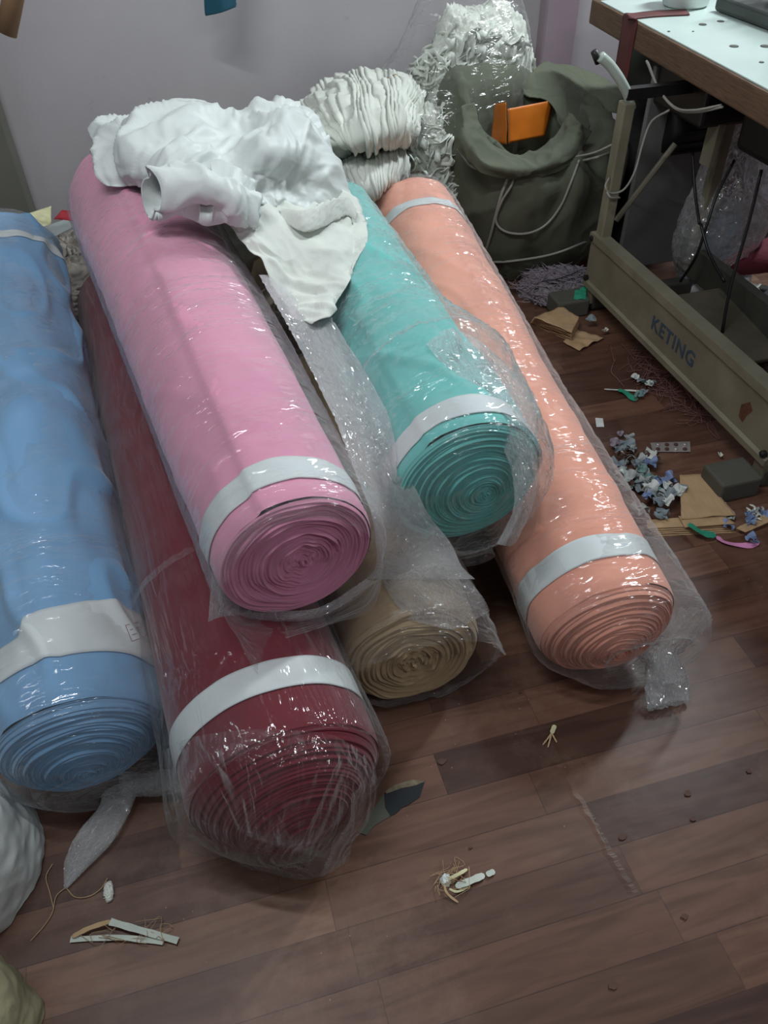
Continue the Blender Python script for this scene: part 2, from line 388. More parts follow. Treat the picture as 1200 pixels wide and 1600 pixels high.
# ------------------------------------------------------------------ rolls of cloth
def cloth_mat(name, col, var=.06):
    m = mat(name, col, rough=.85, var=var, vscale=5, bump=.25, bscale=420, sheen=.25, dist=.0006)
    return m
PAPER = mat('white_paper_band', (205, 212, 212), rough=.55, var=.05, vscale=12, bump=.1)
class Roll:
    def __init__(s, F, B, rf, rb, seed):
        s.F = np.array(F, float); s.B = np.array(B, float); s.rf, s.rb, s.seed, s.dome = rf, rb, seed, 0.0
        d = s.F-s.B; s.L = np.linalg.norm(d); s.w = d/s.L
        u = np.array([0, 0, 1.0]); u = u-s.w*u.dot(s.w); s.u = u/np.linalg.norm(u); s.v = np.cross(s.w, s.u)
        # v points to viewer's right (+X side)
        if s.v[0] < 0: s.v = -s.v
    def R(s, t): return s.rb+(s.rf-s.rb)*t
    def pt(s, t, th, r):
        """t 0 at the far end .. 1 at the near rim; th 90deg = top, 0 = right"""
        t = np.asarray(t)[..., None]; r = np.asarray(r)[..., None]; th = np.asarray(th)
        return s.B+(s.F-s.B)*t + r*(np.cos(th)[..., None]*s.v+np.sin(th)[..., None]*s.u)
    def outside(s, X, gap=.004, flo=True):
        d = X-s.B; a = d@s.w; t = a/s.L
        q = d-np.outer(a, s.w); r = np.linalg.norm(q, axis=1)+1e-9
        need = s.R(np.clip(t, 0, 1))+gap
        inside = (r < need) & (t > -.02) & (t < 1.0)
        X = X.copy(); X[inside] += q[inside]*((need-r)/r)[inside][:, None]
        a2 = a-s.L; dz = s.dome+.02
        beyond = (a2 >= 0) & (a2 < dz) & (s.dome > 0)
        nr = s.rf*np.sqrt(np.clip(1-a2/dz, 0, 1))+gap
        b2 = beyond & (r < nr)
        X[b2] += q[b2]*((nr-r)/r)[b2][:, None]
        if flo: X[:, 2] = np.maximum(X[:, 2], .004)
        return X
def make_roll(label, F, B, rf, rb, col, seed, folds=.004, dome=.03, rings=34, ringamp=.003, bands=(), seam=None, rough_end=.0, tilt=(0, 0), fold_scale=5, flat=.0, endcol=None, seam_h=.0035):
    r = Roll(F, B, rf, rb, seed)
    root = empty('fabric_roll', ((r.F[0]+r.B[0])/2, (r.F[1]+r.B[1])/2, 0), label, 'fabric roll', 'wrapped fabric rolls')
    m = cloth_mat('cloth_'+str(seed), col); r.dome = dome if dome > .03 else 0.0
    n, k = 150, 128
    t = np.linspace(0, 1, n)[:, None]*np.ones((1, k)); th = np.linspace(0, 2*math.pi, k, endpoint=False)[None]*np.ones((n, 1))
    Q = np.stack([np.cos(th)*.9, np.sin(th)*.9, t*r.L*2.2], -1)
    tw = np.stack([np.cos(th+t*1.4)*1.1, np.sin(th+t*1.4)*1.1, t*r.L*fold_scale], -1)
    rad = r.R(t) + perlin(Q, 1.3, seed)*folds*1.3
    fr = np.clip(ridge(tw, 1.0, seed+5)-.55, 0, 1)*folds*2.0
    rad = rad + fr + perlin(tw, 2.3, seed+9)*folds*.5
    fade = np.clip((1-t)*r.L/.12, 0, 1)          # taut near the end
    rad = r.R(t)+(rad-r.R(t))*(.25+.75*fade)
    if seam is not None:                         # free edge of the cloth along the roll
        a0, slope = seam
        dth = (th-(a0+slope*(1-t)) + math.pi) % (2*math.pi)-math.pi
        rad = rad + seam_h/(1+np.exp(dth*60)) * np.exp(-np.abs(dth)*.9)
    edge = np.clip((t-.985)/.015, 0, 1); rad = rad - .004*edge**2
    V = r.pt(t, th, rad).reshape(-1, 3)
    Fc = gridfaces(n, k, True)
    b = len(V); V = np.vstack([V, r.B[None]-r.w*.01]); Fc += [(j, (j+1) % k, b) for j in range(k)]
    mk('rolled_cloth', V, Fc, m, root)
    # spiral end face
    nr = 170
    q = np.linspace(0, 1, nr)[:, None]*np.ones((1, k)); th2 = th[:1]*np.ones((nr, 1))
    Rf = r.R(1)-.004
    rng = np.random.RandomState(seed)
    lay = rng.uniform(0, 1, rings+4)
    ph = (1-q)*rings + th2/(2*math.pi)
    li = np.floor(ph).astype(int); fp = ph-li
    h = lay[np.clip(li, 0, rings+3)]
    prof = np.sin(fp*math.pi)**.5
    ax2 = perlin(np.stack([np.cos(th2)*1.1, np.sin(th2)*1.1, q*38], -1), 1.0, seed+21)*ringamp*.9
    wob = perlin(np.stack([np.cos(th2)*1.4, np.sin(th2)*1.4, q*5], -1), 1.2, seed+3)
    dm = dome*(1-q**2) if dome >= 0 else dome*(1-q**4)
    ax = dm + ringamp*(prof*(.6+.9*h)+h*1.1) + ax2 + rough_end*wob
    ax = ax*np.clip((1-q)*14, 0, 1)**.7
    # slight eccentricity of the coil
    cen = (1-q)**1.2
    ctr = r.v*tilt[0]+r.u*tilt[1]
    rr = q*Rf*(1+.012*wob*(1-q))
    V2 = (r.F + r.w*ax[..., None] + cen[..., None]*ctr + rr[..., None]*(np.cos(th2)[..., None]*r.v+np.sin(th2)[..., None]*r.u))
    m2 = m if endcol is None else cloth_mat('cloth_end_'+str(seed), endcol)
    mk('rolled_end', V2.reshape(-1, 3), gridfaces(nr, k, True), m2, root)
    for bd in bands:
        a, w_, sk = bd[:3]; fn = bd[3] if len(bd) > 3 else None
        nb = 14; tb = np.linspace(0, 1, nb)[:, None]*np.ones((1, k))
        d0 = a + sk*np.cos(th[:1]) ; ww = w_*(1+.06*perlin(np.stack([np.cos(th[:1])*2, np.sin(th[:1])*2, th[:1]*0], -1), 1, seed+7))
        if fn is not None: ww = ww+fn(th[:1])
        dist = d0+ww*tb                          # metres from the near rim, going back
        tt = 1-dist/r.L
        rad_b = np.empty((nb, k))
        for j in range(k):
            rad_b[:, j] = np.interp(tt[:, j], t[:, 0], rad[:, j])
        rad_b = rad_b+.0022
        o = mk('paper_band', r.pt(tt, th[:1]*np.ones((nb, 1)), rad_b).reshape(-1, 3), gridfaces(nb, k, True), PAPER, root)
        solid(o, .0012, 0)
    r.root = root; r.rad = rad; r.mat = m
    return r

def P_(px, py, z): return at(px, py, z=z)
BLUE = make_roll('light blue fabric roll with a wide white paper band, leftmost on the floor', P_(126, 1158, .14), P_(14, 398, .34), .137, .128, (116, 160, 198), 11,
                 folds=.013, dome=.055, rings=36, ringamp=.0042, bands=[(.082, .066, .0, lambda th: .034/(1+np.exp(np.clip((((th+1.2) % (2*math.pi))-1.2-1.85)*45, -50, 50)))), (1.36, .035, 0)], seam=(2.3, .1), fold_scale=4)
MAROON = make_roll('dark maroon red fabric roll with white paper band, under the pink one', P_(450, 1228, .157), P_(200, 480, .152), .155, .14, (104, 12, 30), 12,
                   folds=.003, dome=.085, rings=40, ringamp=.002, bands=[(.07, .055, .0)], fold_scale=3)
TAN = make_roll('tan beige fabric roll poking out below the pink and turquoise ones', P_(643, 1022, .131), P_(450, 440, .131), .129, .12, (180, 156, 120), 13,
                folds=.006, dome=.012, rings=13, ringamp=.006, rough_end=.008, fold_scale=4)
ORANGE = make_roll('peach orange fabric roll in a knotted clear bag, rightmost on the floor', P_(948, 978, .138), P_(642, 350, .30), .132, .142, (230, 158, 134), 14,
                   folds=.004, dome=.055, rings=36, ringamp=.0042, bands=[(.06, .05, 0), (1.30, .035, 0)], seam=(1.2, .3))
PINK = make_roll('pink fabric roll with white paper band, lying on top of the maroon roll', P_(464, 872, .42), P_(212, 322, .48), .125, .162, (218, 146, 174), 15,
                 folds=.003, dome=.004, rings=21, ringamp=.0045, rough_end=.006, bands=[(.035, .05, 0)], seam_h=.007, seam=(1.95, -.1), tilt=(.01, .0))
TEAL = make_roll('turquoise fabric roll in an open clear bag, resting over the tan and peach rolls', P_(731, 756, .37), P_(512, 350, .42), .138, .12, (104, 190, 184), 16,
                 seam_h=.006, folds=.008, dome=.018, rings=38, ringamp=.0042, bands=[(.02, .045, 0)], seam=(2.2, .2), tilt=(.03, -.015))
# ------------------------------------------------------------------ clear plastic around the rolls
def tube_sheet(rings, n, k):
    """rings: list of (centre, axis a, axis b, ra, rb) -> smooth tube surface"""
    th = np.linspace(0, 2*math.pi, k, endpoint=False)
    A = []
    for c, a, b, ra, rb in rings:
        A.append(np.array(c)[None] + np.cos(th)[:, None]*np.array(a)*ra + np.sin(th)[:, None]*np.array(b)*rb)
    return spline(np.array(A), n)
def wrap_rings(r, start, gap=.008, loose=(), steps=8):
    """rings that hug the roll, from `start` metres behind the near rim up to the rim; loose = (dist, dv, du, kv, ku)"""
    out = []
    ds = sorted(set([-start + start*i/steps for i in range(steps)] + [l[0] for l in loose if l[0] <= 0]))
    if not loose: ds.append(0.0)
    for d in ds:
        t = 1+d/r.L; rad = r.R(t)+gap
        dv, du, kv, ku = (np.interp(d, [l[0] for l in loose], [l[i] for l in loose]) for i in (1, 2, 3, 4)) if loose else (0, 0, 1, 1)
        out.append((r.B+(r.F-r.B)*t+r.v*dv+r.u*du, r.v, r.u, rad*kv, rad*ku))
    return out
def do_wrap(r, rings, n, k, name='plastic_wrap', m=None, stretch=(1.03, 1.07), seed=1, jit=.003, iters=70, pull=.03, ragged=None, gap=.004, m2=None):
    P = tube_sheet(rings, n, k)
    P = crumple(P, iters=iters, seed=seed, jit=jit, pull=pull, wrap=True, aniso=stretch, project=lambda X: r.outside(X, gap), bend=.08)
    return mk(name, P.reshape(-1, 3), gridfaces(n, k, True), m or CLEAR, r.root, uv=sheet_uv(n, k, .85, n*.0085))
X_, Y_, Z_ = np.eye(3)
def gather(px, py, z, a, b, ra, rb): return (P_(px, py, z), np.array(a, float)/np.linalg.norm(a), np.array(b, float)/np.linalg.norm(b), ra, rb)

# orange: knotted bag, slack on both sides of the near end
r = ORANGE
lo = [(-1.46, 0, 0, 1, 1), (-.6, .0, 0, 1.03, 1.02), (-.3, .010, 0, 1.07, 1.02), (-.1, .018, -.004, 1.12, 1.02), (0, .020, -.006, 1.15, 1.0)]
rings = wrap_rings(r, 1.44, .008, lo) + [
    (r.F+r.w*.05+r.v*.042-r.u*.008, r.v, r.u, .140, .124),
    (r.F+r.w*.075+r.v*.062-r.u*.03, r.v, r.u, .105, .092),
    gather(1040, 1018, .075, r.v, r.u, .048, .045)]
do_wrap(r, rings, 200, 96, seed=21, stretch=(1.05, 1.09), jit=.006)
k0 = P_(1040, 1030, .07)
kn = tube_sheet([gather(1045, 985, .11, r.v, Z_, .085, .06), gather(1038, 1012, .082, r.v, Z_, .050, .042), gather(1036, 1030, .062, r.v, Z_, .028, .028),
                 gather(1038, 1046, .048, r.v, r.w, .036, .030), gather(1042, 1070, .030, r.v, Z_, .044, .020), gather(1045, 1102, .012, r.v, Z_, .043, .009)], 44, 48)
kn = crumple(kn, iters=60, seed=5, jit=.004, pull=.04, wrap=True, aniso=(1.05, 1.45), project=lambda X: np.column_stack([X[:, :2], np.maximum(X[:, 2], .003)]), bend=.05)
mk('wrap_knot', kn.reshape(-1, 3), gridfaces(44, 48, True), CLEAR_THICK, r.root, uv=sheet_uv(44, 48, 0.38, 0.35))

# blue: gathered below the face, leaf-shaped tail
r = BLUE
rings = wrap_rings(r, 1.46, .007, [(-1.5, 0, 0, 1, 1), (-.3, 0, 0, 1.01, 1.01), (0, 0, -.002, 1.03, 1.0)]) + [
    (r.F+r.w*.045-r.u*.008, r.v, r.u, .125, .118),
    (r.F+r.w*.075+r.v*.02-r.u*.045, r.v, r.u, .085, .070),
    gather(188, 1242, .035, r.v, r.u, .036, .026)]
do_wrap(r, rings, 190, 92, seed=22, stretch=(1.03, 1.05))
tl = tube_sheet([gather(190, 1235, .042, r.v, Z_, .032, .022), gather(182, 1256, .028, r.v, Z_, .030, .017), gather(160, 1290, .02, r.v, Z_, .040, .013),
                 gather(138, 1330, .014, r.v, Z_, .036, .010), gather(118, 1362, .009, r.v, Z_, .018, .006), gather(103, 1388, .005, r.v, Z_, .003, .002)], 60, 44)
tl = crumple(tl, iters=60, seed=6, jit=.003, pull=.05, wrap=True, aniso=(1.03, 1.25), project=lambda X: np.column_stack([X[:, :2], np.maximum(X[:, 2], .003)]), bend=.05)
mk('wrap_tail', tl.reshape(-1, 3), gridfaces(60, 44, True), CLEAR_THICK, r.root, uv=sheet_uv(60, 44, 0.35, 0.48))

# maroon: bag mouth slumped on the floor
r = MAROON
rings = wrap_rings(r, 1.58, .010, [(-1.7, 0, 0, 1.08, 1.06), (-.9, -.012, .0, 1.14, 1.06), (-.4, -.006, 0, 1.06, 1.02), (-.12, -.005, 0, 1.04, 1.01), (0, -.008, -.003, 1.07, 1.0)]) + [
    (r.F+r.w*.010-r.v*.004-r.u*.004, r.v, r.u, .160, .156)]
do_wrap(r, rings, 205, 100, seed=23, stretch=(1.03, 1.06), m=CLEAR_LONG)

# pink: open-ended sleeve with drooping lower left corner
r = PINK
rings = wrap_rings(r, 1.15, .008, [(-1.3, 0, 0, 1.0, 1.0), (-.5, .008, 0, 1.06, 1.02), (0, .004, 0, 1.06, 1.02)]) + [
    (r.F+r.w*.03, r.v, r.u, .132, .128), (r.F+r.w*.05-r.v*.004-r.u*.012, r.v, r.u, .126, .112)]
P = tube_sheet(rings, 165, 90)
th = np.linspace(0, 2*math.pi, 90, endpoint=False)
for i in range(150, 165):                        # the mouth is cut unevenly: long at lower left, short on top
    f = ((i-149)/15.0)
    L_ = .075*np.exp(-((th-R(222))/.28)**2) - .035*np.exp(-((th-R(95))/1.0)**2)+.02*np.exp(-((th-R(320))/.4)**2)
    P[i] += r.w[None]*(L_*f)[:, None] - r.u[None]*(np.clip(L_, 0, 1)*f*.45)[:, None]
P = crumple(P, iters=70, seed=24, jit=.003, pull=.03, wrap=True, aniso=(1.03, 1.06), project=lambda X: r.outside(X, .004), bend=.08)
mk('plastic_wrap', P.reshape(-1, 3), gridfaces(165, 90, True), CLEAR, r.root, uv=sheet_uv(165, 90, 0.72, 1.32))

# tan: torn film folded over its top and face
r = TAN
rings = wrap_rings(r, 1.2, .008, [(-1.3, 0, 0, 1.0, 1.0), (-.3, 0, .0, 1.03, 1.02), (0, .01, 0, 1.08, 1.03)]) + [
    (r.F+r.w*.02+r.v*.012, r.v, r.u, .146, .134), (r.F+r.w*.035+r.v*.014, r.v, r.u, .146, .130)]
P = tube_sheet(rings, 140, 90)
for i in range(128, 140):
    f = (i-127)/12.0
    L_ = .03*np.sin(th)+.02*np.exp(-((th-R(20))/.3)**2)
    P[i] += r.w[None]*(L_*f)[:, None] - r.u[None]*(np.clip(np.sin(th), 0, 1)*f*.03)[:, None]
P = crumple(P, iters=80, seed=25, jit=.005, pull=.02, wrap=True, aniso=(1.05, 1.10), project=lambda X: r.outside(X, .005), bend=.06)
mk('plastic_wrap', P.reshape(-1, 3), gridfaces(140, 90, True), CLEAR, r.root, uv=sheet_uv(140, 90, 0.72, 1.12))

# turquoise: big loose bag, film falling over the face
r = TEAL
rings = wrap_rings(r, .98, .008, [(-1.04, 0, 0, 1.0, 1.0), (-.45, .0, .0, 1.05, 1.05), (-.25, .022, .018, 1.18, 1.16), (-.1, .014, .010, 1.13, 1.10), (0, .004, .004, 1.08, 1.05)]) + [
    (r.F+r.w*.035+r.v*.002-r.u*.002, r.v, r.u, .142, .138), (r.F+r.w*.05+r.v*.004-r.u*.03, r.v, r.u, .11, .105),
    (r.F+r.w*.045+r.v*.015-r.u*.09, r.v, r.u, .06, .045), (r.F+r.w*.03+r.v*.012-r.u*.15, r.v, r.u, .040, .02),
    (r.F+r.w*.03+r.v*.012-r.u*.18, r.v, r.w, .045, .012)]
do_wrap(r, rings, 150, 110, seed=26, stretch=(1.06, 1.10), jit=.006, pull=.018, iters=90, m=CLEAR)

# loose film between the pink, turquoise and tan rolls (part of the pink roll's bag)
from mathutils.bvhtree import BVHTree
def bvh_of(objs):
    V = []; Fc = []
    bpy.context.view_layer.update()
    for o in objs:
        b = len(V); w = Vector(wloc(o)); V += [v.co+w for v in o.data.vertices]
        Fc += [[i+b for i in p.vertices] for p in o.data.polygons]
    return BVHTree.FromPolygons(V, Fc)
def hit(px, py, bvh, off=.004):
    d = RGT*(px-600)+UPV*(800-py)+FWD*FPX; d = d/np.linalg.norm(d)
    h = bvh.ray_cast(Vector(CAM), Vector(d))
    p = np.array(h[0]) if h[0] is not None else at(px, py, z=0)
    if p[2] < 0: p = at(px, py, z=0)
    return p-d*off
rows = []
for py, xl, zl, xr, zr in ((430, 405, .57, 480, .53), (500, 445, .55, 520, .50), (580, 487, .52, 570, .48), (660, 525, .50, 612, .46), (740, 556, .47, 640, .42), (800, 580, .44, 668, .36), (850, 588, .38, 705, .305), (885, 588, .325, 722, .285), (905, 572, .29, 742, .275)):
    sag = np.array([0, .012, .02, .016, 0.0])
    rows.append([P_(xl+(xr-xl)*f, py, zl+(zr-zl)*f-sg) for f, sg in zip((0, .25, .5, .75, 1), sag)])
P = surf(rows, 150, 50)
P = crumple(P, 1.06, iters=70, seed=31, jit=.007, pull=.035, bend=.05, project=lambda X: TAN.outside(PINK.outside(TEAL.outside(X, .006), .006), .006))
mk('loose_film', P.reshape(-1, 3), gridfaces(150, 50), MILKY, PINK.root, uv=sheet_uv(150, 50, .25, .8))
# open mouth of the turquoise roll's bag, flopped over towards the peach roll
rows = [[P_(664, 560, .49), P_(690, 530, .49), P_(718, 518, .48), P_(745, 530, .46), P_(768, 548, .44)],
        [P_(690, 600, .48), P_(715, 575, .49), P_(745, 562, .49), P_(780, 565, .46), P_(806, 584, .43)],
        [P_(720, 640, .47), P_(750, 625, .49), P_(780, 612, .49), P_(812, 610, .46), P_(838, 622, .42)],
        [P_(770, 680, .46), P_(795, 672, .48), P_(815, 665, .47), P_(832, 668, .44), P_(841, 680, .40)],
        [P_(800, 740, .43), P_(815, 738, .44), P_(826, 735, .43), P_(836, 735, .41), P_(842, 735, .37)],
        [P_(800, 800, .38), P_(812, 800, .39), P_(822, 797, .38), P_(829, 792, .36), P_(833, 785, .33)],
        [P_(775, 850, .33), P_(788, 853, .33), P_(798, 853, .32), P_(806, 848, .31), P_(811, 840, .30)]]
P = surf(rows, 110, 60)
P = crumple(P, 1.07, iters=70, seed=32, jit=.009, pull=.03, bend=.05, project=lambda X: ORANGE.outside(TEAL.outside(X, .006), .006))
mk('bag_mouth', P.reshape(-1, 3), gridfaces(110, 60), CLEAR_THICK, TEAL.root, uv=sheet_uv(110, 60, .4, .8))
# crumpled torn film lying on the tan roll's top edge
rows = [[P_(600, 872, .275), P_(640, 860, .285), P_(680, 862, .28), P_(712, 880, .26)], [P_(598, 905, .27), P_(640, 895, .285), P_(690, 898, .28), P_(738, 912, .25)],
        [P_(612, 935, .26), P_(650, 930, .275), P_(700, 935, .265), P_(756, 936, .225)], [P_(630, 968, .24), P_(665, 975, .245), P_(712, 982, .235), P_(764, 955, .19)]]
P = surf(rows, 60, 60)
P = crumple(P, 1.08, iters=60, seed=33, jit=.007, pull=.04, bend=.05, project=lambda X: TAN.outside(X, .006))
mk('torn_film', P.reshape(-1, 3), gridfaces(60, 60), CLEAR_THICK, TAN.root, uv=sheet_uv(60, 60, .4, .4))

# slack front of the maroon roll's bag, drooping over its face to the floor
rows = [[P_(270, 1170, .20), P_(318, 1150, .29), P_(420, 1140, .325), P_(520, 1150, .31), P_(584, 1190, .21)],
        [P_(282, 1215, .17), P_(340, 1205, .29), P_(425, 1205, .32), P_(512, 1205, .30), P_(590, 1235, .16)],
        [P_(305, 1275, .12), P_(365, 1290, .22), P_(430, 1300, .23), P_(500, 1290, .22), P_(572, 1290, .10)],
        [P_(345, 1330, .06), P_(390, 1345, .09), P_(445, 1352, .10), P_(500, 1345, .10), P_(551, 1318, .07)],
        [P_(385, 1358, .012), P_(420, 1364, .014), P_(462, 1374, .014), P_(505, 1368, .016), P_(546, 1345, .018)]]
P = surf(rows, 110, 90)
P = crumple(P, 1.05, iters=60, seed=34, jit=.006, pull=.04, bend=.05, project=lambda X: MAROON.outside(X, .014))
mk('bag_front', P.reshape(-1, 3), gridfaces(110, 90), plastic('maroon_bag_front', milk=.02, edge=.42, gloss=.06, across=10, along=3, bump=1.0, dist=.008), MAROON.root, uv=sheet_uv(110, 90, .5, .6))
# corner of the pink roll's sleeve hanging under its face
rows = [[P_(332, 888, .36), P_(356, 925, .335), P_(415, 950, .32), P_(495, 950, .325), P_(572, 905, .36)],
        [P_(328, 935, .33), P_(352, 955, .315), P_(412, 966, .31), P_(497, 960, .315), P_(582, 908, .345)],
        [P_(324, 990, .29), P_(350, 984, .29), P_(404, 972, .30), P_(500, 964, .305), P_(596, 905, .33)]]
P = surf(rows, 40, 90)
P = crumple(P, 1.06, iters=50, seed=35, jit=.004, pull=.05, bend=.05)
mk('film_corner', P.reshape(-1, 3), gridfaces(40, 90), CLEAR_THICK, PINK.root, uv=sheet_uv(40, 90, .5, .15))
# ------------------------------------------------------------------ sewing table on its steel stand
WOOD = mat('plywood_edge', (96, 72, 52), rough=.7, var=.35, vscale=6, stretch=(3, 3, 60), bump=.3, bscale=30)
LAM = mat('white_laminate', (196, 212, 206), rough=.22, var=.05, vscale=5)
STEEL = mat('cream_painted_steel', (122, 118, 100), rough=.5, var=.2, vscale=9, bump=.15, bscale=80)
STEELD = mat('dark_painted_steel', (66, 66, 58), rough=.55, var=.25, vscale=12)
BLACK = mat('black_metal', (20, 20, 22), rough=.45, var=.2)
RUBBER = mat('dark_rubber', (34, 34, 36), rough=.8)
GREYP = mat('grey_plastic', (130, 132, 128), rough=.5)
CORD = mat('pale_cord', (150, 148, 140), rough=.7)
PALE = mat('pale_pipe', (176, 188, 178), rough=.35, var=.1)
RUST = mat('rust_spot', (92, 58, 38), rough=.9, var=.4, vscale=90)
XE, YA, YB = 1.385, .80, 2.67
tb = empty('sewing_table', (1.65, 1.7, 0), 'industrial sewing table with white laminate top and cream steel stand', 'sewing table')
def prism(poly, z0, z1):
    k = len(poly); V = [(x, y, z0) for x, y in poly]+[(x, y, z1) for x, y in poly]
    return V, [tuple(range(k))[::-1], tuple(range(k, 2*k))]+[(i, (i+1) % k, k+(i+1) % k, k+i) for i in range(k)]
xf = lambda y: 1.427+(y-2.641)*.075               # front edge, a touch askew to the wall
V, Fc = prism([(xf(YB), YB), (1.98, YB), (1.93, YA), (xf(YA), YA)], .682, .75)
o = mk('tabletop', V, Fc, WOOD, tb, False); bevel(o, .006)
V, Fc = prism([(xf(YB)+.006, YB-.05), (1.97, YB-.05), (1.92, YA+.01), (xf(YA)+.006, YA+.01)], .7498, .7536)
o = mk('laminate_sheet', V, Fc, LAM, tb, False); bevel(o, .001)
for px, py, rr in ((1098, 38, .011), (1126, 33, .010), (1147, 72, .012), (1196, 72, .013), (1190, 97, .006), (1083, 49, .003), (1045, 49, .004)):
    c = at(px, py, z=.7545); MB().lathe(c, [(rr, 0), (rr*.96, .0008), (rr*.5, .0009)], 18).out('hole_plug' if rr > .008 else 'screw', STEELD, tb)
for yy in (2.07, 1.165):
    f = MB()
    f.box((1.26, yy, .325), (.034, .038, .60))
    MB().box((1.38, yy, .645), (.26, .028, .028)).out('leg_arm', BLACK, tb)  # arm coloured black so it sinks into the dark below the top
    o = f.out('leg', STEEL, tb); bevel(o, .004)
    o = MB().box((1.60, yy, .36), (.034, .034, .56)).out('leg', STEEL, tb); bevel(o, .004)
    g = MB(); g.box((1.50, yy, .028), (.50, .045, .05)); o = g.out('foot', STEELD, tb); bevel(o, .008)
    g = MB(); g.box((1.175, yy, .030), (.11, .085, .058)); o = g.out('foot_pad', mat('foot_pad_grey', (84, 84, 76), rough=.7), tb); bevel(o, .006)
# diagonal brace
a = at(1055, 225, y=2.14); b_ = at(962, 345, y=2.14)
MB().tube([a, b_], .009, 8).out('brace', STEEL, tb)
# pressed-steel beam with lips
prof = [(0, .078), (-.012, .078), (-.012, .094), (-.004, .100), (-.004, .218), (-.012, .226), (-.012, .250), (.030, .250), (.030, .246), (0, .246)]
V = [(1.243+x, y, z) for y in (2.10, 1.14) for x, z in prof]; k = len(prof)
Fc = [(i, (i+1) % k, k+(i+1) % k, k+i) for i in range(k)]+[tuple(range(k))[::-1], tuple(range(k, 2*k))]
beam = mk('beam', V, Fc, STEEL, tb, False)
for yy, zz in ((2.085, .235), (2.085, .105), (1.155, .235), (1.155, .105)):
    MB().lathe((1.238, yy, zz), [(.009, 0), (.009, .010), (.005, .013)], 8, (-1, 0, 0)).out('bolt', BLACK, beam)
v = [at(1158, 632, x=1.2385), at(1172, 628, x=1.2385), at(1176, 642, x=1.2385), at(1166, 650, x=1.2385), at(1160, 660, x=1.2385), at(1154, 650, x=1.2385)]
mk('rust_mark', v, [(0, 1, 2, 3, 4, 5)], RUST, beam, False)
cu = bpy.data.curves.new('lettering', 'FONT'); cu.body = 'KETING'; cu.size = .057; cu.offset = .0012; cu.extrude = .0004; cu.space_character = 1.12
to = bpy.data.objects.new('lettering', cu); C.objects.link(to); to.parent = beam
cu.materials.append(mat('blue_grey_paint', (58, 78, 92), rough=.6))
T0 = at(1016, 512, x=1.2385)
Mt = Matrix([[0, 0, -1, 0], [-1, 0, 0, 0], [0, 1, 0, 0], [0, 0, 0, 1]])
to.matrix_parent_inverse = Matrix.Identity(4)
cvt = None
lc = Vector((1.2382, T0[1], .137))-Vector(wloc(beam))
to.matrix_basis = Matrix.Identity(4)
bpy.context.view_layer.update()
me = bpy.data.meshes.new_from_object(to.evaluated_get(bpy.context.evaluated_depsgraph_get()))
bpy.data.objects.remove(to); me.transform(Matrix.Translation(lc) @ Mt)
to = bpy.data.objects.new('lettering', me); C.objects.link(to); to.parent = beam
# back beam and treadle
o = MB().box((1.60, 1.65, .12), (.03, .95, .10)).out('back_beam', STEELD, tb); bevel(o, .004)
o = MB().box((1.47, 1.72, .085), (.26, .34, .014), rx=.12).out('treadle', mat('treadle_plate', (92, 86, 72), rough=.6, var=.3), tb); bevel(o, .004)
# curved pale pipe on the far leg with a dark tip
pp = spline([at(938, 88, y=2.08), at(953, 102, y=2.075), at(968, 123, y=2.07), at(980, 146, y=2.07), at(987, 170, y=2.07)], 24)
MB().tube(pp, .013, 12).out('curved_pipe', PALE, tb, True)
MB().tube([at(928, 80, y=2.09), at(935, 98, y=2.09)], .009, 10).out('pipe_tip', BLACK, tb, True)
# motor, pulley guard, switch
mc = at(1075, 192, x=1.60)
ml = MB(); ml.lathe(mc+np.array([.10, 0, 0]), [(.05, -.19), (.075, -.185), (.082, -.16), (.082, -.02), (.06, 0), (.03, .01)], 32, (1, 0, 0))
o = ml.out('motor', BLACK, tb, True)
fins = MB()
for i in range(14):
    a = 2*math.pi*i/14
    fins.box(mc+np.array([.0, math.cos(a)*.084, math.sin(a)*.084]), (.13, .006, .012), rx=a)
fins.out('motor_fins', BLACK, o)
o = MB().box(mc+np.array([.02, .02, .11]), (.10, .16, .10)).out('motor_bracket', STEELD, tb); bevel(o, .006)
o = MB().box(at(1030, 165, x=1.50), (.05, .045, .06), rz=.4).out('switch_box', GREYP, tb); bevel(o, .004)
o = MB().box(at(1112, 225, x=1.52), (.02, .05, .12)).out('steel_plate', STEEL, tb); bevel(o, .003)
o = MB().box((1.70, 1.62, .60), (.36, .60, .16)).out('oil_pan_shade_box', mat('under_table_dark', (30, 28, 26), rough=.5), tb); bevel(o, .02, 3)  # black box made large to stand in for under-table shade
o = MB().box((1.66, 2.24, .62), (.42, .50, .13)).out('drawer_shade_box', BLACK, tb); bevel(o, .01)  # likewise a black box filling the dark space at the far end
# belts and rods to the treadle
for pts in ([(1082, 238, 1.56), (1086, 300, 1.55), (1093, 350, 1.53)], [(1148, 250, 1.62), (1120, 305, 1.58), (1105, 350, 1.55), (1088, 400, 1.53), (1063, 440, 1.52)],
            [(1190, 265, 1.55), (1172, 340, 1.53), (1155, 400, 1.51), (1140, 455, 1.49), (1128, 520, 1.47)], [(1095, 350, 1.53), (1108, 395, 1.53), (1132, 440, 1.52)]):
    MB().tube(spline([at(a, b, x=c) for a, b, c in pts], 16), .0045, 8).out('treadle_rod', BLACK, tb, True)
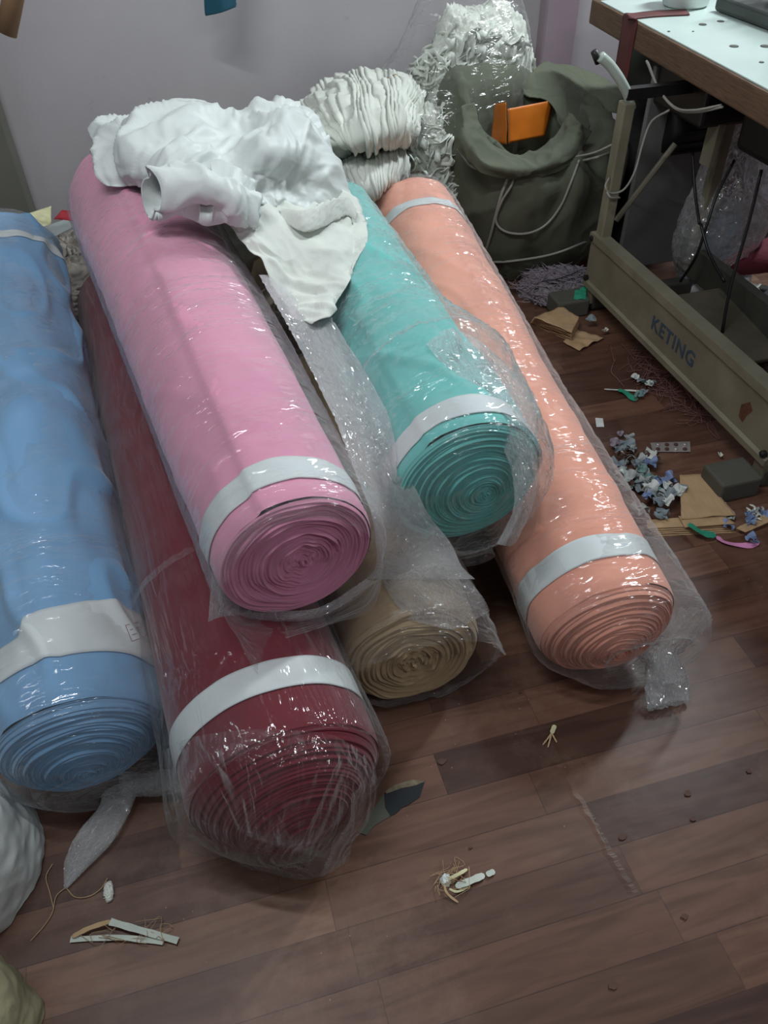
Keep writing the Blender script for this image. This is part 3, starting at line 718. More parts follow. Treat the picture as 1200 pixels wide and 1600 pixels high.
# wires
for pts in ([(1010, 95, 1.36), (1030, 140, 1.36), (1055, 168, 1.36), (1085, 172, 1.36), (1128, 164, 1.38)], [(1012, 97, 1.36), (1032, 144, 1.36), (1058, 171, 1.36), (1090, 175, 1.37), (1130, 167, 1.38)],
            [(1046, 172, 1.36), (1018, 190, 1.34), (1004, 225, 1.32), (992, 268, 1.30), (975, 296, 1.28), (955, 302, 1.24), (946, 292, 1.22), (952, 278, 1.24)],
            [(948, 300, 1.22), (955, 309, 1.23), (968, 309, 1.27)], [(900, 245, 1.22), (930, 238, 1.24), (965, 222, 1.27)]):
    MB().tube(spline([at(a, b, x=c) for a, b, c in pts], 30), .0032, 6).out('wire', CORD, tb, True)
# strap over the table edge
DR = mat('dark_red_strap', (86, 38, 36), rough=.7, var=.25, vscale=20)
rows = []
for (ax_, ay, az), (bx, by, bz) in ((((1072), 14, .758), (1078, 22, .758)), ((1025, 16, .758), (1022, 25, .758)), ((990, 20, .758), (982, 30, .758)),):
    rows.append([at(ax_, ay, z=az), at(bx, by, z=bz)])
e0 = rows[-1]
for zz in (.757, .72, .66, .60):
    rows.append([np.array([xf(e0[0][1])-.006, e0[0][1]+.00, zz]), np.array([xf(e0[1][1])-.006, e0[1][1]-.022, zz])])
P = surf(rows, 40, 5)
o = mk('strap', P.reshape(-1, 3), gridfaces(40, 5), DR, tb); solid(o, .003, 1)
# things behind and on the table
t = empty('plastic_tub', at(1070, 5, z=.755), 'round white plastic tub standing on the white table top', 'tub')
MB().lathe(at(1070, 8, z=.755), [(.060, 0), (.068, .006), (.076, .09), (.079, .092), (.079, .10), (.074, .10), (.066, .01)], 40).out('body', mat('white_plastic', (222, 228, 224), rough=.3, var=.03), t, True)
ms = empty('sewing_machine', (1.78, 2.0, .755), 'dark sewing machine at the back of the white table top', 'sewing machine')
GM = mat('grey_green_enamel', (58, 64, 60), rough=.4, var=.2)
o = MB().box((1.775, 2.05, .775), (.20, .64, .04)).out('bed', GM, ms); bevel(o, .01, 3)
o = MB().box((1.84, 2.17, .88), (.11, .11, .20)).out('pillar', GM, ms); bevel(o, .02, 3)
o = MB().box((1.84, 1.98, 1.0), (.10, .46, .10)).out('arm', GM, ms); bevel(o, .03, 3)
o = MB().box((1.84, 1.78, .93), (.09, .09, .16)).out('head', GM, ms); bevel(o, .02, 3)
MB().lathe((1.84, 2.22, 1.0), [(.02, 0), (.06, .005), (.065, .02), (.06, .035), (.02, .04)], 30, (0, 1, 0)).out('hand_wheel', BLACK, ms, True)
for i in range(5):
    q = np.array([1.72+.02*i, 2.28-.03*i, .76]); pts = [q+np.array([.05*math.sin(i+j*.9), .05*math.cos(i*2+j), .02+.035*j]) for j in range(6)]
    MB().tube(spline(pts, 24), .004, 6).out('thread_hose', GREYP if i % 2 else STEELD, ms, True)
# grey board behind the stand, clear bag, cloths and tubs under the table
BRD = mat('dull_grey_board', (112, 112, 110), rough=.7, var=.15, vscale=4, bump=.2, bscale=20)
l1 = at(1000, 410, y=2.24); l2 = at(1205, 430, y=2.24)
o = MB().box(((1.44+2.2)/2, 2.25, .34), (.76, .018, .63)).out('board', BRD); bevel(o, .003)
tagit(o, 'dull grey board standing upright behind the far table leg', 'board')

# ------------------------------------------------------------------ sacks, cloth bundles
def G(rows): return [[P_(*p) for p in row] for row in rows]
SACK = mat('white_woven_sack', (212, 218, 215), rough=.5, var=.04, vscale=7, bump=.35, bscale=260, dist=.0008)
IVORY = mat('ivory_cotton', (210, 214, 204), rough=.85, var=.10, vscale=9, bump=.4, bscale=120)
IVORY2 = mat('pale_ivory_cotton', (212, 216, 208), rough=.85, var=.10, vscale=14, bump=.4, bscale=120)
solids = [o for o in C.objects if o.type == 'MESH' and o.name.split('.')[0] in ('rolled_cloth', 'rolled_end', 'floor')]
BV = bvh_of(solids)
def rolls_out(X, gap=.006):
    for r in (PINK, TEAL, ORANGE, BLUE, MAROON): X = r.outside(X, gap)
    return X
def outP(X): return rolls_out(X, .012)
def normals(P):
    du = np.gradient(P, axis=0); dv = np.gradient(P, axis=1); nn = np.cross(du, dv); nn /= np.linalg.norm(nn, axis=2, keepdims=True)+1e-9
    return nn*np.sign((nn*(CAM-P)).sum(-1, keepdims=True))
def creased(P, octs, seed, stretch=(1, 1, 1)):
    """push a sheet in and out along sharp-edged folds of several sizes"""
    nn = normals(P); Q = P*np.array(stretch)
    wq = np.stack([perlin(Q, 4, seed+50+i) for i in range(3)], -1)*.10
    for i, (s_, a_) in enumerate(octs):
        P = P + nn*((.62-np.abs(perlin(Q+wq, s_, seed+i))*2.2)*a_)[..., None]
    return P
sk = empty('woven_sack', P_(330, 260, .5), 'crumpled white woven sack draped over the far end of the pink roll', 'sack')
ctl = G([[(152, 212, .50), (215, 205, .52), (290, 200, .52), (365, 205, .50), (430, 195, .50), (478, 200, .48), (510, 260, .46)],
         [(146, 200, .64), (212, 189, .69), (290, 172, .73), (368, 194, .70), (436, 164, .72), (482, 182, .67), (520, 262, .56)],
         [(149, 232, .66), (214, 225, .72), (290, 222, .735), (355, 236, .71), (425, 222, .73), (492, 240, .66), (530, 300, .55)],
         [(158, 268, .65), (220, 268, .69), (290, 268, .70), (360, 272, .69), (425, 280, .66), (498, 300, .60), (540, 335, .53)],
         [(172, 292, .63), (232, 292, .655), (300, 300, .66), (366, 312, .66), (420, 330, .60), (470, 352, .56), (525, 360, .50)]])
P = surf(ctl, 110, 150)
P = creased(P, [(3.5, .030), (8, .020), (17, .009), (36, .003)], 41)
P = crumple(P, 1.02, iters=30, seed=41, jit=.0015, pull=.06, bend=.5, project=outP)
o = mk('sack_body', P.reshape(-1, 3), gridfaces(110, 150), SACK, sk); solid(o, .0015)
# open sleeve at the front
def ringp(px, py, z, ra, rb, tilt): 
    a = np.array([0, math.cos(tilt), math.sin(tilt)]); a = (RGT*0+UPV)/1; a = a/np.linalg.norm(a); b = FWD
    return (P_(px, py, z), a, np.array([.25, .9, .3])/np.linalg.norm([.25, .9, .3]), ra, rb)
def ringo(px, py, z, ra, rb, n_):
    n_ = np.array(n_, float); n_ /= np.linalg.norm(n_); a = UPV-n_*UPV.dot(n_); a /= np.linalg.norm(a); return (P_(px, py, z), a, np.cross(a, n_), ra, rb)
P = tube_sheet([ringo(236, 301, .70, .040, .030, (-.7, -.55, .35)), ringo(248, 300, .70, .043, .034, (-.75, -.5, .3)), ringo(290, 294, .70, .044, .036, (-.9, -.3, .2)), ringo(335, 300, .69, .048, .036, (-.95, -.1, .1)), ringo(372, 312, .675, .046, .034, (-.95, 0, .2)), ringo(404, 330, .64, .030, .02, (-.9, .1, .3))], 60, 60)
P = creased(P, [(5, .016), (11, .011), (24, .004)], 42)
P = crumple(P, 1.02, iters=20, seed=42, jit=.001, pull=.08, wrap=True, bend=.4)
o = mk('sack_mouth', P.reshape(-1, 3), gridfaces(60, 60, True), SACK, sk); solid(o, .003)
# drape that falls between the pink and turquoise rolls
ctl = G([[(340, 318, .64), (385, 300, .64), (430, 290, .63), (485, 290, .60), (545, 300, .56)],
         [(352, 345, .61), (400, 345, .61), (440, 335, .60), (500, 340, .57), (566, 345, .53)],
         [(380, 385, .585), (420, 385, .58), (460, 375, .57), (515, 380, .55), (574, 378, .525)],
         [(412, 425, .56), (445, 425, .54), (480, 425, .53), (525, 425, .53), (564, 408, .52)],
         [(436, 462, .52), (464, 468, .515), (492, 470, .515), (518, 462, .52), (540, 448, .515)],
         [(462, 496, .50), (476, 506, .50), (490, 512, .50), (504, 504, .505), (516, 490, .505)]])
P = surf(ctl, 90, 80)
P = creased(P, [(6, .022), (14, .010), (30, .003)], 43, (1, 1, .6))
P = crumple(P, 1.03, iters=40, seed=43, jit=.002, pull=.05, bend=.3, project=outP)
o = mk('torn_flap', P.reshape(-1, 3), gridfaces(90, 80), IVORY2, sk); solid(o, .0018)
# folded rim above the flap
P = tube_sheet([ringp(440, 335, .61, .012, .012, 0), ringp(475, 345, .605, .02, .014, 0), ringp(505, 335, .60, .024, .016, 0), ringp(540, 322, .58, .02, .014, 0), ringp(556, 335, .56, .012, .01, 0)], 40, 24)
P = crumple(P, 1.12, iters=50, seed=44, jit=.004, pull=.05, wrap=True)
mk('rolled_hem', P.reshape(-1, 3), gridfaces(40, 24, True), IVORY2, sk)

# two bundles of pleated white cotton behind the sack
def bundle(label, ctl, n, k, folds, amp, seed, m):
    P = surf(ctl, n, k)
    # pleats run across the bundle: displace along the outward direction
    du = np.gradient(P, axis=0); dv = np.gradient(P, axis=1); nn = np.cross(du, dv); nn /= np.linalg.norm(nn, axis=2, keepdims=True)+1e-9
    nn *= np.sign((nn*(CAM-P)).sum(-1, keepdims=True))
    u = np.linspace(0, 1, n)[:, None]; v = np.linspace(0, 1, k)[None]
    ph = v*folds + perlin(np.stack([u*1.5+v*0, v*6+u*0, u*0+v*0], -1), 1.0, seed)*2.4 + perlin(np.stack([u*5+v*0, v*14+u*0, u*0+v*0], -1), 1.0, seed+9)*.5
    fr = ph-np.floor(ph)
    h = (1-np.power(fr, 1.6))*np.clip(fr*9, 0, 1)*(.75+1.1*perlin(np.stack([np.floor(ph)*1.7+u*0, u*3+v*0, u*0+v*0], -1), 1, seed+2))
    P = P + nn*(h*amp + perlin(P, 25, seed+4)*amp*.8+perlin(P, 7, seed+6)*.022)[..., None]
    P = crumple(P, 1.03, iters=25, seed=seed, jit=.0015, pull=.15, bend=.05)
    o = mk('bundle', P.reshape(-1, 3), gridfaces(n, k), m)
    o.name = 'cotton_bundle'; solid(o, .004, -1)
    tagit(o, label, 'cloth bundle'); return o
bundle('upper pleated bundle of ivory cotton pieces, against the wall behind the white sack',
       G([[(462, 172, .46), (505, 135, .52), (560, 114, .54), (625, 118, .53), (662, 140, .44)],
          [(468, 185, .50), (515, 152, .575), (572, 136, .59), (630, 140, .585), (658, 160, .50)],
          [(488, 212, .53), (530, 190, .59), (580, 178, .61), (628, 176, .595), (654, 190, .50)],
          [(508, 240, .50), (546, 228, .55), (588, 222, .56), (626, 214, .545), (650, 216, .47)],
          [(518, 248, .40), (550, 238, .42), (590, 232, .42), (622, 226, .40), (648, 224, .36)]]), 70, 260, 24, .013, 51, IVORY)
bundle('lower pleated bundle of off-white cotton pieces, between white sack and peach roll',
       G([[(512, 238, .40), (545, 232, .43), (580, 226, .44), (612, 222, .42), (640, 222, .36)],
          [(516, 252, .44), (548, 246, .48), (584, 240, .49), (614, 236, .47), (636, 236, .40)],
          [(530, 290, .43), (558, 285, .46), (588, 278, .47), (614, 272, .45), (632, 262, .38)],
          [(546, 322, .38), (566, 318, .40), (590, 306, .41), (612, 296, .38), (628, 284, .32)],
          [(548, 335, .25), (568, 330, .26), (592, 318, .26), (612, 306, .25), (628, 296, .22)]]), 60, 200, 17, .009, 52, IVORY2)
# heap that carries the bundles and the rolls' far ends
def lump(name, c, rx, ry, h, m, seed, amp=.04, sc=6, label=None, cat=None, kind=None, n=70, k=110, pw=.6, group=None, parent=None, fine=.01):
    u = np.linspace(0, 1, n)[:, None]*np.ones((1, k)); th = np.linspace(0, 2*math.pi, k, endpoint=False)[None]*np.ones((n, 1))
    r_ = np.cos(u*math.pi/2)**pw; z = np.sin(u*math.pi/2)
    P = np.stack([c[0]+rx*r_*np.cos(th), c[1]+ry*r_*np.sin(th), c[2]+h*z], -1)
    D = P-np.array(c); D /= np.linalg.norm(D, axis=2, keepdims=True)
    P = P + D*(perlin(P, sc, seed)*amp + perlin(P, sc*3, seed+1)*amp*.4 + ridge(P, sc*7, seed+2)*fine)[..., None]
    P[..., 2] = np.maximum(P[..., 2], .002)
    if parent is None: P[..., 1] = np.minimum(P[..., 1], WY-.012)
    o = mk(name, P.reshape(-1, 3), gridfaces(n, k, True), m, parent)
    if label: tagit(o, label, cat, group, kind)
    return o
HEAPM = mat('mixed_scrap_cloth', (150, 142, 134), rough=.9, var=.45, vscale=22, bump=.6, bscale=60)
lump('scrap_heap', (.25, 2.72, 0), .52, .26, .36, mat('ivory_scrap_cloth', (186, 186, 172), rough=.9, var=.2, vscale=22, bump=.6, bscale=60), 61, label='heap of ivory cotton scraps under the pleated bundles by the wall', cat='scraps', kind='stuff')
lump('scrap_heap', (-.36, 2.74, 0), .16, .24, .14, HEAPM, 62, label='mixed cloth scraps heaped by the wall between blue and pink rolls', cat='scraps', kind='stuff', sc=9, fine=.02)

lump('scrap_heap', (-.68, 2.74, 0), .16, .17, .125, HEAPM, 67, label='low cloth scraps behind the far end of the blue roll', cat='scraps', kind='stuff', sc=9, fine=.02)
# white trimmings in a clear bag
def ribbon(name, pts, w, m, parent=None, n=None, twist=0.0, th=.0008, up=(0, 0, 1), seed=0, taper=True):
    n = n or max(8, 5*len(pts)); P = spline(np.array(pts, float), n)
    T = np.gradient(P, axis=0); T /= np.linalg.norm(T, axis=1, keepdims=True)+1e-9
    a = np.cross(T, np.array(up, float)); a /= np.linalg.norm(a, axis=1, keepdims=True)+1e-9
    b = np.cross(a, T)
    s = np.linspace(0, 1, n)
    an = twist*np.sin(s*math.pi*1.7+seed)
    d = a*np.cos(an)[:, None]+b*np.sin(an)[:, None]
    ww = w*(1-.15*np.abs(np.sin(s*9+seed)))[:, None]*(np.minimum(1, np.minimum(s, 1-s)*8+.35)[:, None] if taper else 1)
    V = np.stack([P-d*ww/2, P+b*ww*.015, P+d*ww/2], 1)
    o = mk(name, V.reshape(-1, 3), gridfaces(n, 3), m, parent, False); solid(o, th, 0); return o
bag = tagit(lump('fabric_trimmings', (.86, 2.62, 0), .20, .22, .47, mat('white_trimming', (216, 220, 210), rough=.85, var=.14, vscale=40, bump=.8, bscale=90), 63, amp=.05, sc=9, fine=.022, pw=.45),
            'mass of crumpled white trimmings in a clear bag by the wall', 'scraps', None, 'stuff')
bag2 = lump('fabric_trimmings', (1.13, 2.87, 0), .25, .11, .70, bpy.data.materials['white_trimming'], 66, amp=.05, sc=9, fine=.022, pw=.5, parent=None)
tagit(bag2, 'taller mass of white trimmings behind the olive sack', 'scraps', None, 'stuff')
rng = np.random.RandomState(3)
BVb = bvh_of([bag, bag2])
mb = MB()
for i in range(330):
    px, py = rng.uniform(635, 860), rng.uniform(50, 310)
    d = RGT*(px-600)+UPV*(800-py)+FWD*FPX; h = BVb.ray_cast(Vector(CAM), Vector(d/np.linalg.norm(d)))
    if h[0] is None: continue
    c = np.array(h[0])+np.array(h[1])*.008
    t1 = rng.normal(size=3); t1 -= t1.dot(np.array(h[1]))*np.array(h[1]); t1 /= np.linalg.norm(t1); nn = np.array(h[1])
    pts = [c+t1*(s*.035)+nn*(.008*math.sin(s*3+i))+np.cross(t1, nn)*.015*math.sin(s*2.3+i*2) for s in (-1.2, -.6, 0, .6, 1.2)]
    P = spline(pts, 9); w_ = rng.uniform(.012, .030); sd = np.cross(t1, nn); sd = sd*math.cos(i)+nn*math.sin(i)*.7
    V = np.vstack([np.stack([p-sd*w_/2, p+sd*w_/2]) for p in P])
    mb.add(V, [(2*j, 2*j+1, 2*j+3, 2*j+2) for j in range(8)])
o = mb.out('white_trimmings', mat('white_trimming_strip', (218, 223, 214), rough=.8), None, True); solid(o, .0015)
tagit(o, 'loose white cut strips on top of the bagged trimmings by the wall', 'scraps', None, 'stuff')
# the bag film itself
th = np.linspace(0, 2*math.pi, 90, endpoint=False)
Pb = tube_sheet([((.89, 2.66, .02), X_, Y_, .20, .20), ((.90, 2.66, .25), X_, Y_, .27, .25), ((.94, 2.68, .48), X_, Y_, .27, .23), ((1.03, 2.74, .64), X_, Y_, .22, .18), ((1.07, 2.82, .76), X_, Y_, .17, .10), ((1.08, 2.88, .84), X_, Y_, .13, .05)], 90, 90)
Pb = crumple(Pb, 1.08, iters=80, seed=64, jit=.006, pull=.02, wrap=True, bend=.06, project=lambda X: np.column_stack([X[:, 0], np.minimum(X[:, 1], WY-.01), np.maximum(X[:, 2], .003)]))
o = mk('plastic_bag', Pb.reshape(-1, 3), gridfaces(90, 90, True), CLEAR_LIGHT, uv=sheet_uv(90, 90, 1.4, .9))
tagit(o, 'tall clear plastic bag holding white trimmings in the wall corner', 'plastic bag')
# brown crumpled paper on the bundle
o = lump('paper_scrap', P_(615, 140, .55), .035, .03, .035, mat('brown_paper', (150, 118, 78), rough=.8), 65, amp=.012, sc=30, fine=.004, n=20, k=30, parent=None)
tagit(o, 'small crumpled brown paper on top of the upper cotton bundle', 'paper')

# olive cloth sack
OLV = mat('olive_canvas', (88, 92, 76), rough=.9, var=.12, vscale=6, bump=.35, bscale=200, dist=.0008)
os_ = empty('cloth_sack', (1.13, 2.56, 0), 'big olive cloth sack with open top, standing beside the white bag', 'sack')
SC = np.array([1.185, 2.50]); k = 150
th = np.linspace(0, 2*math.pi, k, endpoint=False)
back = (1+np.sin(th-.25))/2                       # 0 towards the camera, 1 at the wall
rimh = .40+.15*back**1.3+.07*np.exp(-((th-R(165))/.6)**2)
def ring(rad, zz, cx=0., cy=0.): return np.stack([SC[0]+cx+rad*np.cos(th), SC[1]+cy+rad*.95*np.sin(th), zz*np.ones(k)], -1)
sq = 1+.05*np.cos(2*th+.5)+.03*np.cos(3*th)
op = (-.035, -.035)
rows = [ring(.21*sq, .003), ring(.235*sq, .05), ring(.27*sq, .15), ring(.292*sq, .27), ring(.295*sq, rimh*.85), ring(.265*sq, rimh*.99), ring(.225*sq, rimh*1.03, op[0]*.4, op[1]*.4),
        ring(.185*sq, rimh*.96, op[0], op[1]), ring(.165*sq, rimh*.82, op[0], op[1]), ring(.15*sq, rimh*.62, op[0], op[1]), ring(.02*sq, rimh*.5, op[0], op[1])]
P = spline(np.array(rows), 110)
def sackproj(X):
    X = X.copy(); X[:, 2] = np.maximum(X[:, 2], .003); X[:, 1] = np.minimum(X[:, 1], 2.755+.2*np.clip((X[:, 0]-1.22)*4, 0, 1)); return X
P = creased(P, [(4, .022), (9, .009)], 71, (1, 1, .6))
P = crumple(P, iters=50, seed=71, jit=.003, pull=.03, wrap=True, bend=.5, aniso=(1.03, 1.03), project=sackproj)
so = mk('sack_body', P.reshape(-1, 3), gridfaces(110, k, True), OLV, os_); solid(so, .003, -1)
BVs = bvh_of([so])
def flapw(name, rows, n, k_, seed, m, parent):
    P = surf(rows, n, k_); P = creased(P, [(9, .010), (20, .004)], seed); P = crumple(P, 1.03, iters=30, seed=seed, jit=.002, pull=.05, bend=.3)
    o = mk(name, P.reshape(-1, 3), gridfaces(n, k_), m, parent); solid(o, .003); return o
# rolled collar round the front of the opening
top = [(742, 160, 2.42), (752, 205, 2.36), (782, 236, 2.32), (825, 240, 2.32), (868, 212, 2.36), (888, 175, 2.42)]
mid = [(722, 165, 2.36), (732, 220, 2.28), (772, 258, 2.235), (830, 262, 2.23), (885, 236, 2.26), (908, 190, 2.34)]
low = [(714, 180, 2.39), (718, 235, 2.30), (765, 274, 2.25), (832, 278, 2.24), (896, 252, 2.27), (922, 205, 2.36)]
flapw('sack_collar', [[at(a, b, y=c) for a, b, c in row] for row in (top, mid, low)], 36, 110, 74, OLV, os_)
# turned-over flap on the right and back cloth
def flap(name, ctl, n, k_, seed, m, parent, st=1.07):
    P = surf(ctl, n, k_); P = crumple(P, st, iters=80, seed=seed, jit=.008, pull=.025, bend=.25)
    o = mk(name, P.reshape(-1, 3), gridfaces(n, k_), m, parent); solid(o, .003); return o
Ay = lambda px, py, y: at(px, py, y=y)
flap('sack_flap', [[Ay(815, 135, 2.62), Ay(850, 98, 2.74), Ay(890, 112, 2.76), Ay(915, 140, 2.70)],
                   [Ay(822, 150, 2.58), Ay(865, 120, 2.66), Ay(905, 140, 2.66), Ay(925, 165, 2.60)],
                   [Ay(850, 155, 2.55), Ay(880, 150, 2.55), Ay(910, 165, 2.55), Ay(925, 185, 2.50)],
                   [Ay(866, 170, 2.50), Ay(885, 185, 2.46), Ay(905, 195, 2.44), Ay(918, 205, 2.42)],
                   [Ay(872, 190, 2.47), Ay(885, 210, 2.43), Ay(898, 222, 2.40), Ay(905, 230, 2.38)]], 60, 50, 72, OLV, os_)
flap('sack_flap', [[Ay(868, 100, 2.80), Ay(900, 105, 2.80), Ay(935, 118, 2.78), Ay(965, 135, 2.70)],
                   [Ay(880, 125, 2.72), Ay(908, 130, 2.72), Ay(940, 138, 2.70), Ay(972, 150, 2.62)],
                   [Ay(905, 150, 2.66), Ay(925, 150, 2.66), Ay(955, 152, 2.62), Ay(980, 165, 2.56)],
                   [Ay(915, 185, 2.52), Ay(930, 180, 2.54), Ay(958, 175, 2.54), Ay(985, 185, 2.50)]], 50, 50, 73, OLV, os_)
# folded orange sheet inside
ORG = mat('orange_sheet', (205, 112, 30), rough=.45, var=.1)
og = empty('folded_sheet', (1.08, 2.5, .3), 'bright orange folded sheet inside the open olive sack', 'sheet')
def quad(name, pts, m, parent, n=14, th_=.002, seed=0, amp=.004):
    P = surf([[pts[0], pts[1]], [pts[3], pts[2]]], n, n); P = P + (perlin(P, 20, seed)*amp)[..., None]*np.array([.5, -.7, .5])
    o = mk(name, P.reshape(-1, 3), gridfaces(n, n), m, parent); solid(o, th_); return o
quad('panel', [Ay(772, 162, 2.53), Ay(790, 160, 2.46), Ay(792, 226, 2.44), Ay(768, 222, 2.50)], ORG, og, seed=1)
quad('panel', [Ay(793, 170, 2.46), Ay(866, 156, 2.55), Ay(852, 212, 2.50), Ay(794, 224, 2.44)], ORG, og, seed=2)
# tie cord and lashings on the sack
BVs = bvh_of([so])
def on(px, py, bv, off=.006): return hit(px, py, bv, off)
for nm, pts, w_ in (('tie_cord', [(797, 272), (785, 300), (775, 335), (766, 370), (757, 400)], .005), ('tie_cord', [(806, 272), (798, 292), (784, 315), (775, 345), (790, 362), (822, 365), (852, 352), (876, 322), (892, 285), (905, 250)], .004),
                ('lashing', [(765, 410), (800, 408), (860, 398), (910, 380), (950, 362)], .004), ('lashing', [(880, 256), (915, 250), (950, 240), (985, 224)], .004), ('hem_cord', [(715, 232), (740, 262), (780, 262), (830, 262), (880, 248)], .004)):
    MB().tube(spline([on(a, b, BVs) for a, b in pts], 50), w_, 8).out(nm, CORD, os_, True)

# sacks at the left edge
WS = mat('white_knit_sack', (206, 212, 208), rough=.8, var=.06, bump=.5, bscale=300, dist=.0008)
c = P_(-70, 1320, .09)
o = lump('stuffed_sack', (c[0], c[1], 0), .105, .14, .16, WS, 81, amp=.02, sc=5, fine=.003, pw=.5, label='bulging white knitted sack on the floor below the blue roll', cat='sack')
c = P_(-75, 1600, .08)
o = lump('stuffed_sack', (c[0], c[1], 0), .10, .10, .15, mat('khaki_cloth', (150, 146, 116), rough=.85, var=.08, bump=.3, bscale=200), 82, amp=.02, sc=6, fine=.003, pw=.5, label='khaki cloth bundle at the bottom left corner of the floor', cat='sack')

o = lump('shade_filler', (1.67, 2.54, 0), .15, .14, .52, mat('shade_filler_black', (34, 33, 32), rough=.85, var=.2), 83, amp=.03, sc=6, fine=.004, pw=.35, label='added dark lump standing in for shade behind the table leg', cat='bag')  # added dark mass that fills the shaded gap beside the board
# ------------------------------------------------------------------ small things
def F0(px, py, z=.004): return at(px, py, z=z)
rng = np.random.RandomState(9)
CM = {n_: mat('scrap_'+n_, c_, rough=.8, var=.12, vscale=40) for n_, c_ in dict(slate=(136, 150, 156), grey=(170, 178, 176), pale=(214, 220, 216), blue=(132, 152, 190), green=(44, 150, 118), beige=(186, 156, 118),
      pink=(226, 150, 196), white=(220, 222, 212), lilac=(150, 140, 150), black=(40, 38, 40), teal=(116, 150, 146), brown=(88, 62, 52), red=(170, 44, 54), cream=(206, 202, 160), maroon=(104, 34, 48), rose=(134, 96, 92)).items()}
def piece(name, pts, z0, m, label, cat='cloth scrap', group=None, th_=.0015, amp=.004, n=16, seed=0, lift=0.0):
    """flat cut piece: pts = 4 photograph corners on the floor"""
    Q = [F0(a, b, z0) for a, b in pts]
    P = surf([[Q[0], Q[1]], [Q[3], Q[2]]], n, n)
    P[..., 2] += np.abs(perlin(P, 22, seed))*amp*2 + lift*np.linspace(0, 1, n)[:, None]
    o = mk(name, P.reshape(-1, 3), gridfaces(n, n), m); solid(o, th_, 1)
    return tagit(o, label, cat, group)
def curl(name, px, py, r_, z0, m, w_=.012, label=None, group=None, cat='cloth scrap', turns=1.0, seed=0, ang=None):
    c = F0(px, py, z0+.006); a0 = rng.uniform(0, 6.28) if ang is None else ang; pts = []
    kx = rng.uniform(.5, 1.0)
    for i in range(7):
        a = a0+turns*2.6*i/6*1.4
        pts.append(c+np.array([math.cos(a)*r_*1.0, math.sin(a)*r_*kx, .004+.008*math.sin(i*1.1+seed)**2])+np.array([math.cos(a0), math.sin(a0), 0])*r_*.25*i)
    o = ribbon(name, pts, w_, m, n=26, twist=.8, seed=seed)
    return tagit(o, label, cat, group)
# slate and grey trimmings beside the peach roll
GS = 'grey and blue trimmings beside the peach roll'
ks = ['slate', 'grey', 'pale', 'slate', 'blue', 'grey', 'teal', 'slate', 'brown', 'pale', 'grey']
for i in range(46):
    f = rng.uniform(); px = 955+85*f+rng.normal()*12; py = 685+105*f+rng.normal()*14
    px = max(px, 950+.56*(py-680)+6)
    curl('cloth_trimming', px, py, rng.uniform(.012, .028), .002+.026*rng.uniform()*(1-abs(f-.6)), CM[ks[i % 11]], rng.uniform(.022, .042), 'small slate or grey cut strip in the pile right of the peach roll', GS, seed=i, turns=rng.uniform(.1, .4))
for i in range(6):
    curl('cloth_trimming', 958+rng.uniform(-4, 20), 680+rng.uniform(-6, 22), .012, .004, CM['lilac'], .010, 'small lilac curl at the top of the grey trimmings pile', 'lilac curls', seed=i)
# beige cut pieces under the table foot
for i in range(5):
    z = .001+.0035*i; d = i*2.0
    piece('cut_piece', [(1018-i*2, 822-d*1.2), (1120-d, 814-d*1.1), (1152-d*2, 832-d*1.5), (1024-i*3, 838-d*1.5)], z, CM['beige'], 'beige cut cloth piece in the low stack beside the near table foot', 'cloth scrap', 'beige pieces stacked by the near foot', seed=90+i, amp=.001)
piece('cut_piece', [(1062, 742), (1096, 742), (1150, 805), (1064, 812)], .022, mat('beige_cloth_creased', (190, 160, 122), rough=.85, var=.08, stretch=(30, 2, 1)), 'large creased beige cloth piece lying on the grey trimmings pile', seed=96, amp=.004)
piece('cut_piece', [(1060, 806), (1130, 806), (1150, 818), (1070, 824)], .020, CM['beige'], 'beige folded edge piece below the large creased beige piece', seed=97, amp=.002)
piece('cut_piece', [(1150, 826), (1205, 800), (1210, 812), (1165, 832)], .014, CM['beige'], 'narrow beige strip lying across the blue trimmings', seed=98)
tagit(ribbon('cloth_trimming', [F0(1076, 818, .028), F0(1090, 828, .026), F0(1102, 834, .02), F0(1118, 836, .012)], .020, CM['green'], twist=.3), 'bright green strip on the beige stack beside the near foot', 'cloth scrap')
for i, (px, py) in enumerate(((1150, 836), (1172, 830), (1190, 838), (1196, 820), (1182, 806), (1164, 820), (1200, 842))):
    curl('cloth_trimming', px, py, .02, .004+.004*(i % 3), CM['blue'], .024, 'periwinkle blue cut strip at the right edge of the floor', 'periwinkle strips by the near foot', seed=i+3, turns=.35)
tagit(ribbon('cloth_trimming', [F0(1120, 838, .006), F0(1130, 846, .006), F0(1150, 851, .005), F0(1172, 852, .004), F0(1186, 846, .005)], .016, CM['pink'], twist=.4), 'pink cut strip in front of the periwinkle strips', 'cloth scrap')
for i in range(12):
    curl('cloth_trimming', rng.uniform(1120, 1200), rng.uniform(795, 818), .02, .003, CM['white' if i % 2 else 'grey'], .005, 'thin pale shred in front of the near table foot', 'pale shreds by the near foot', seed=i)
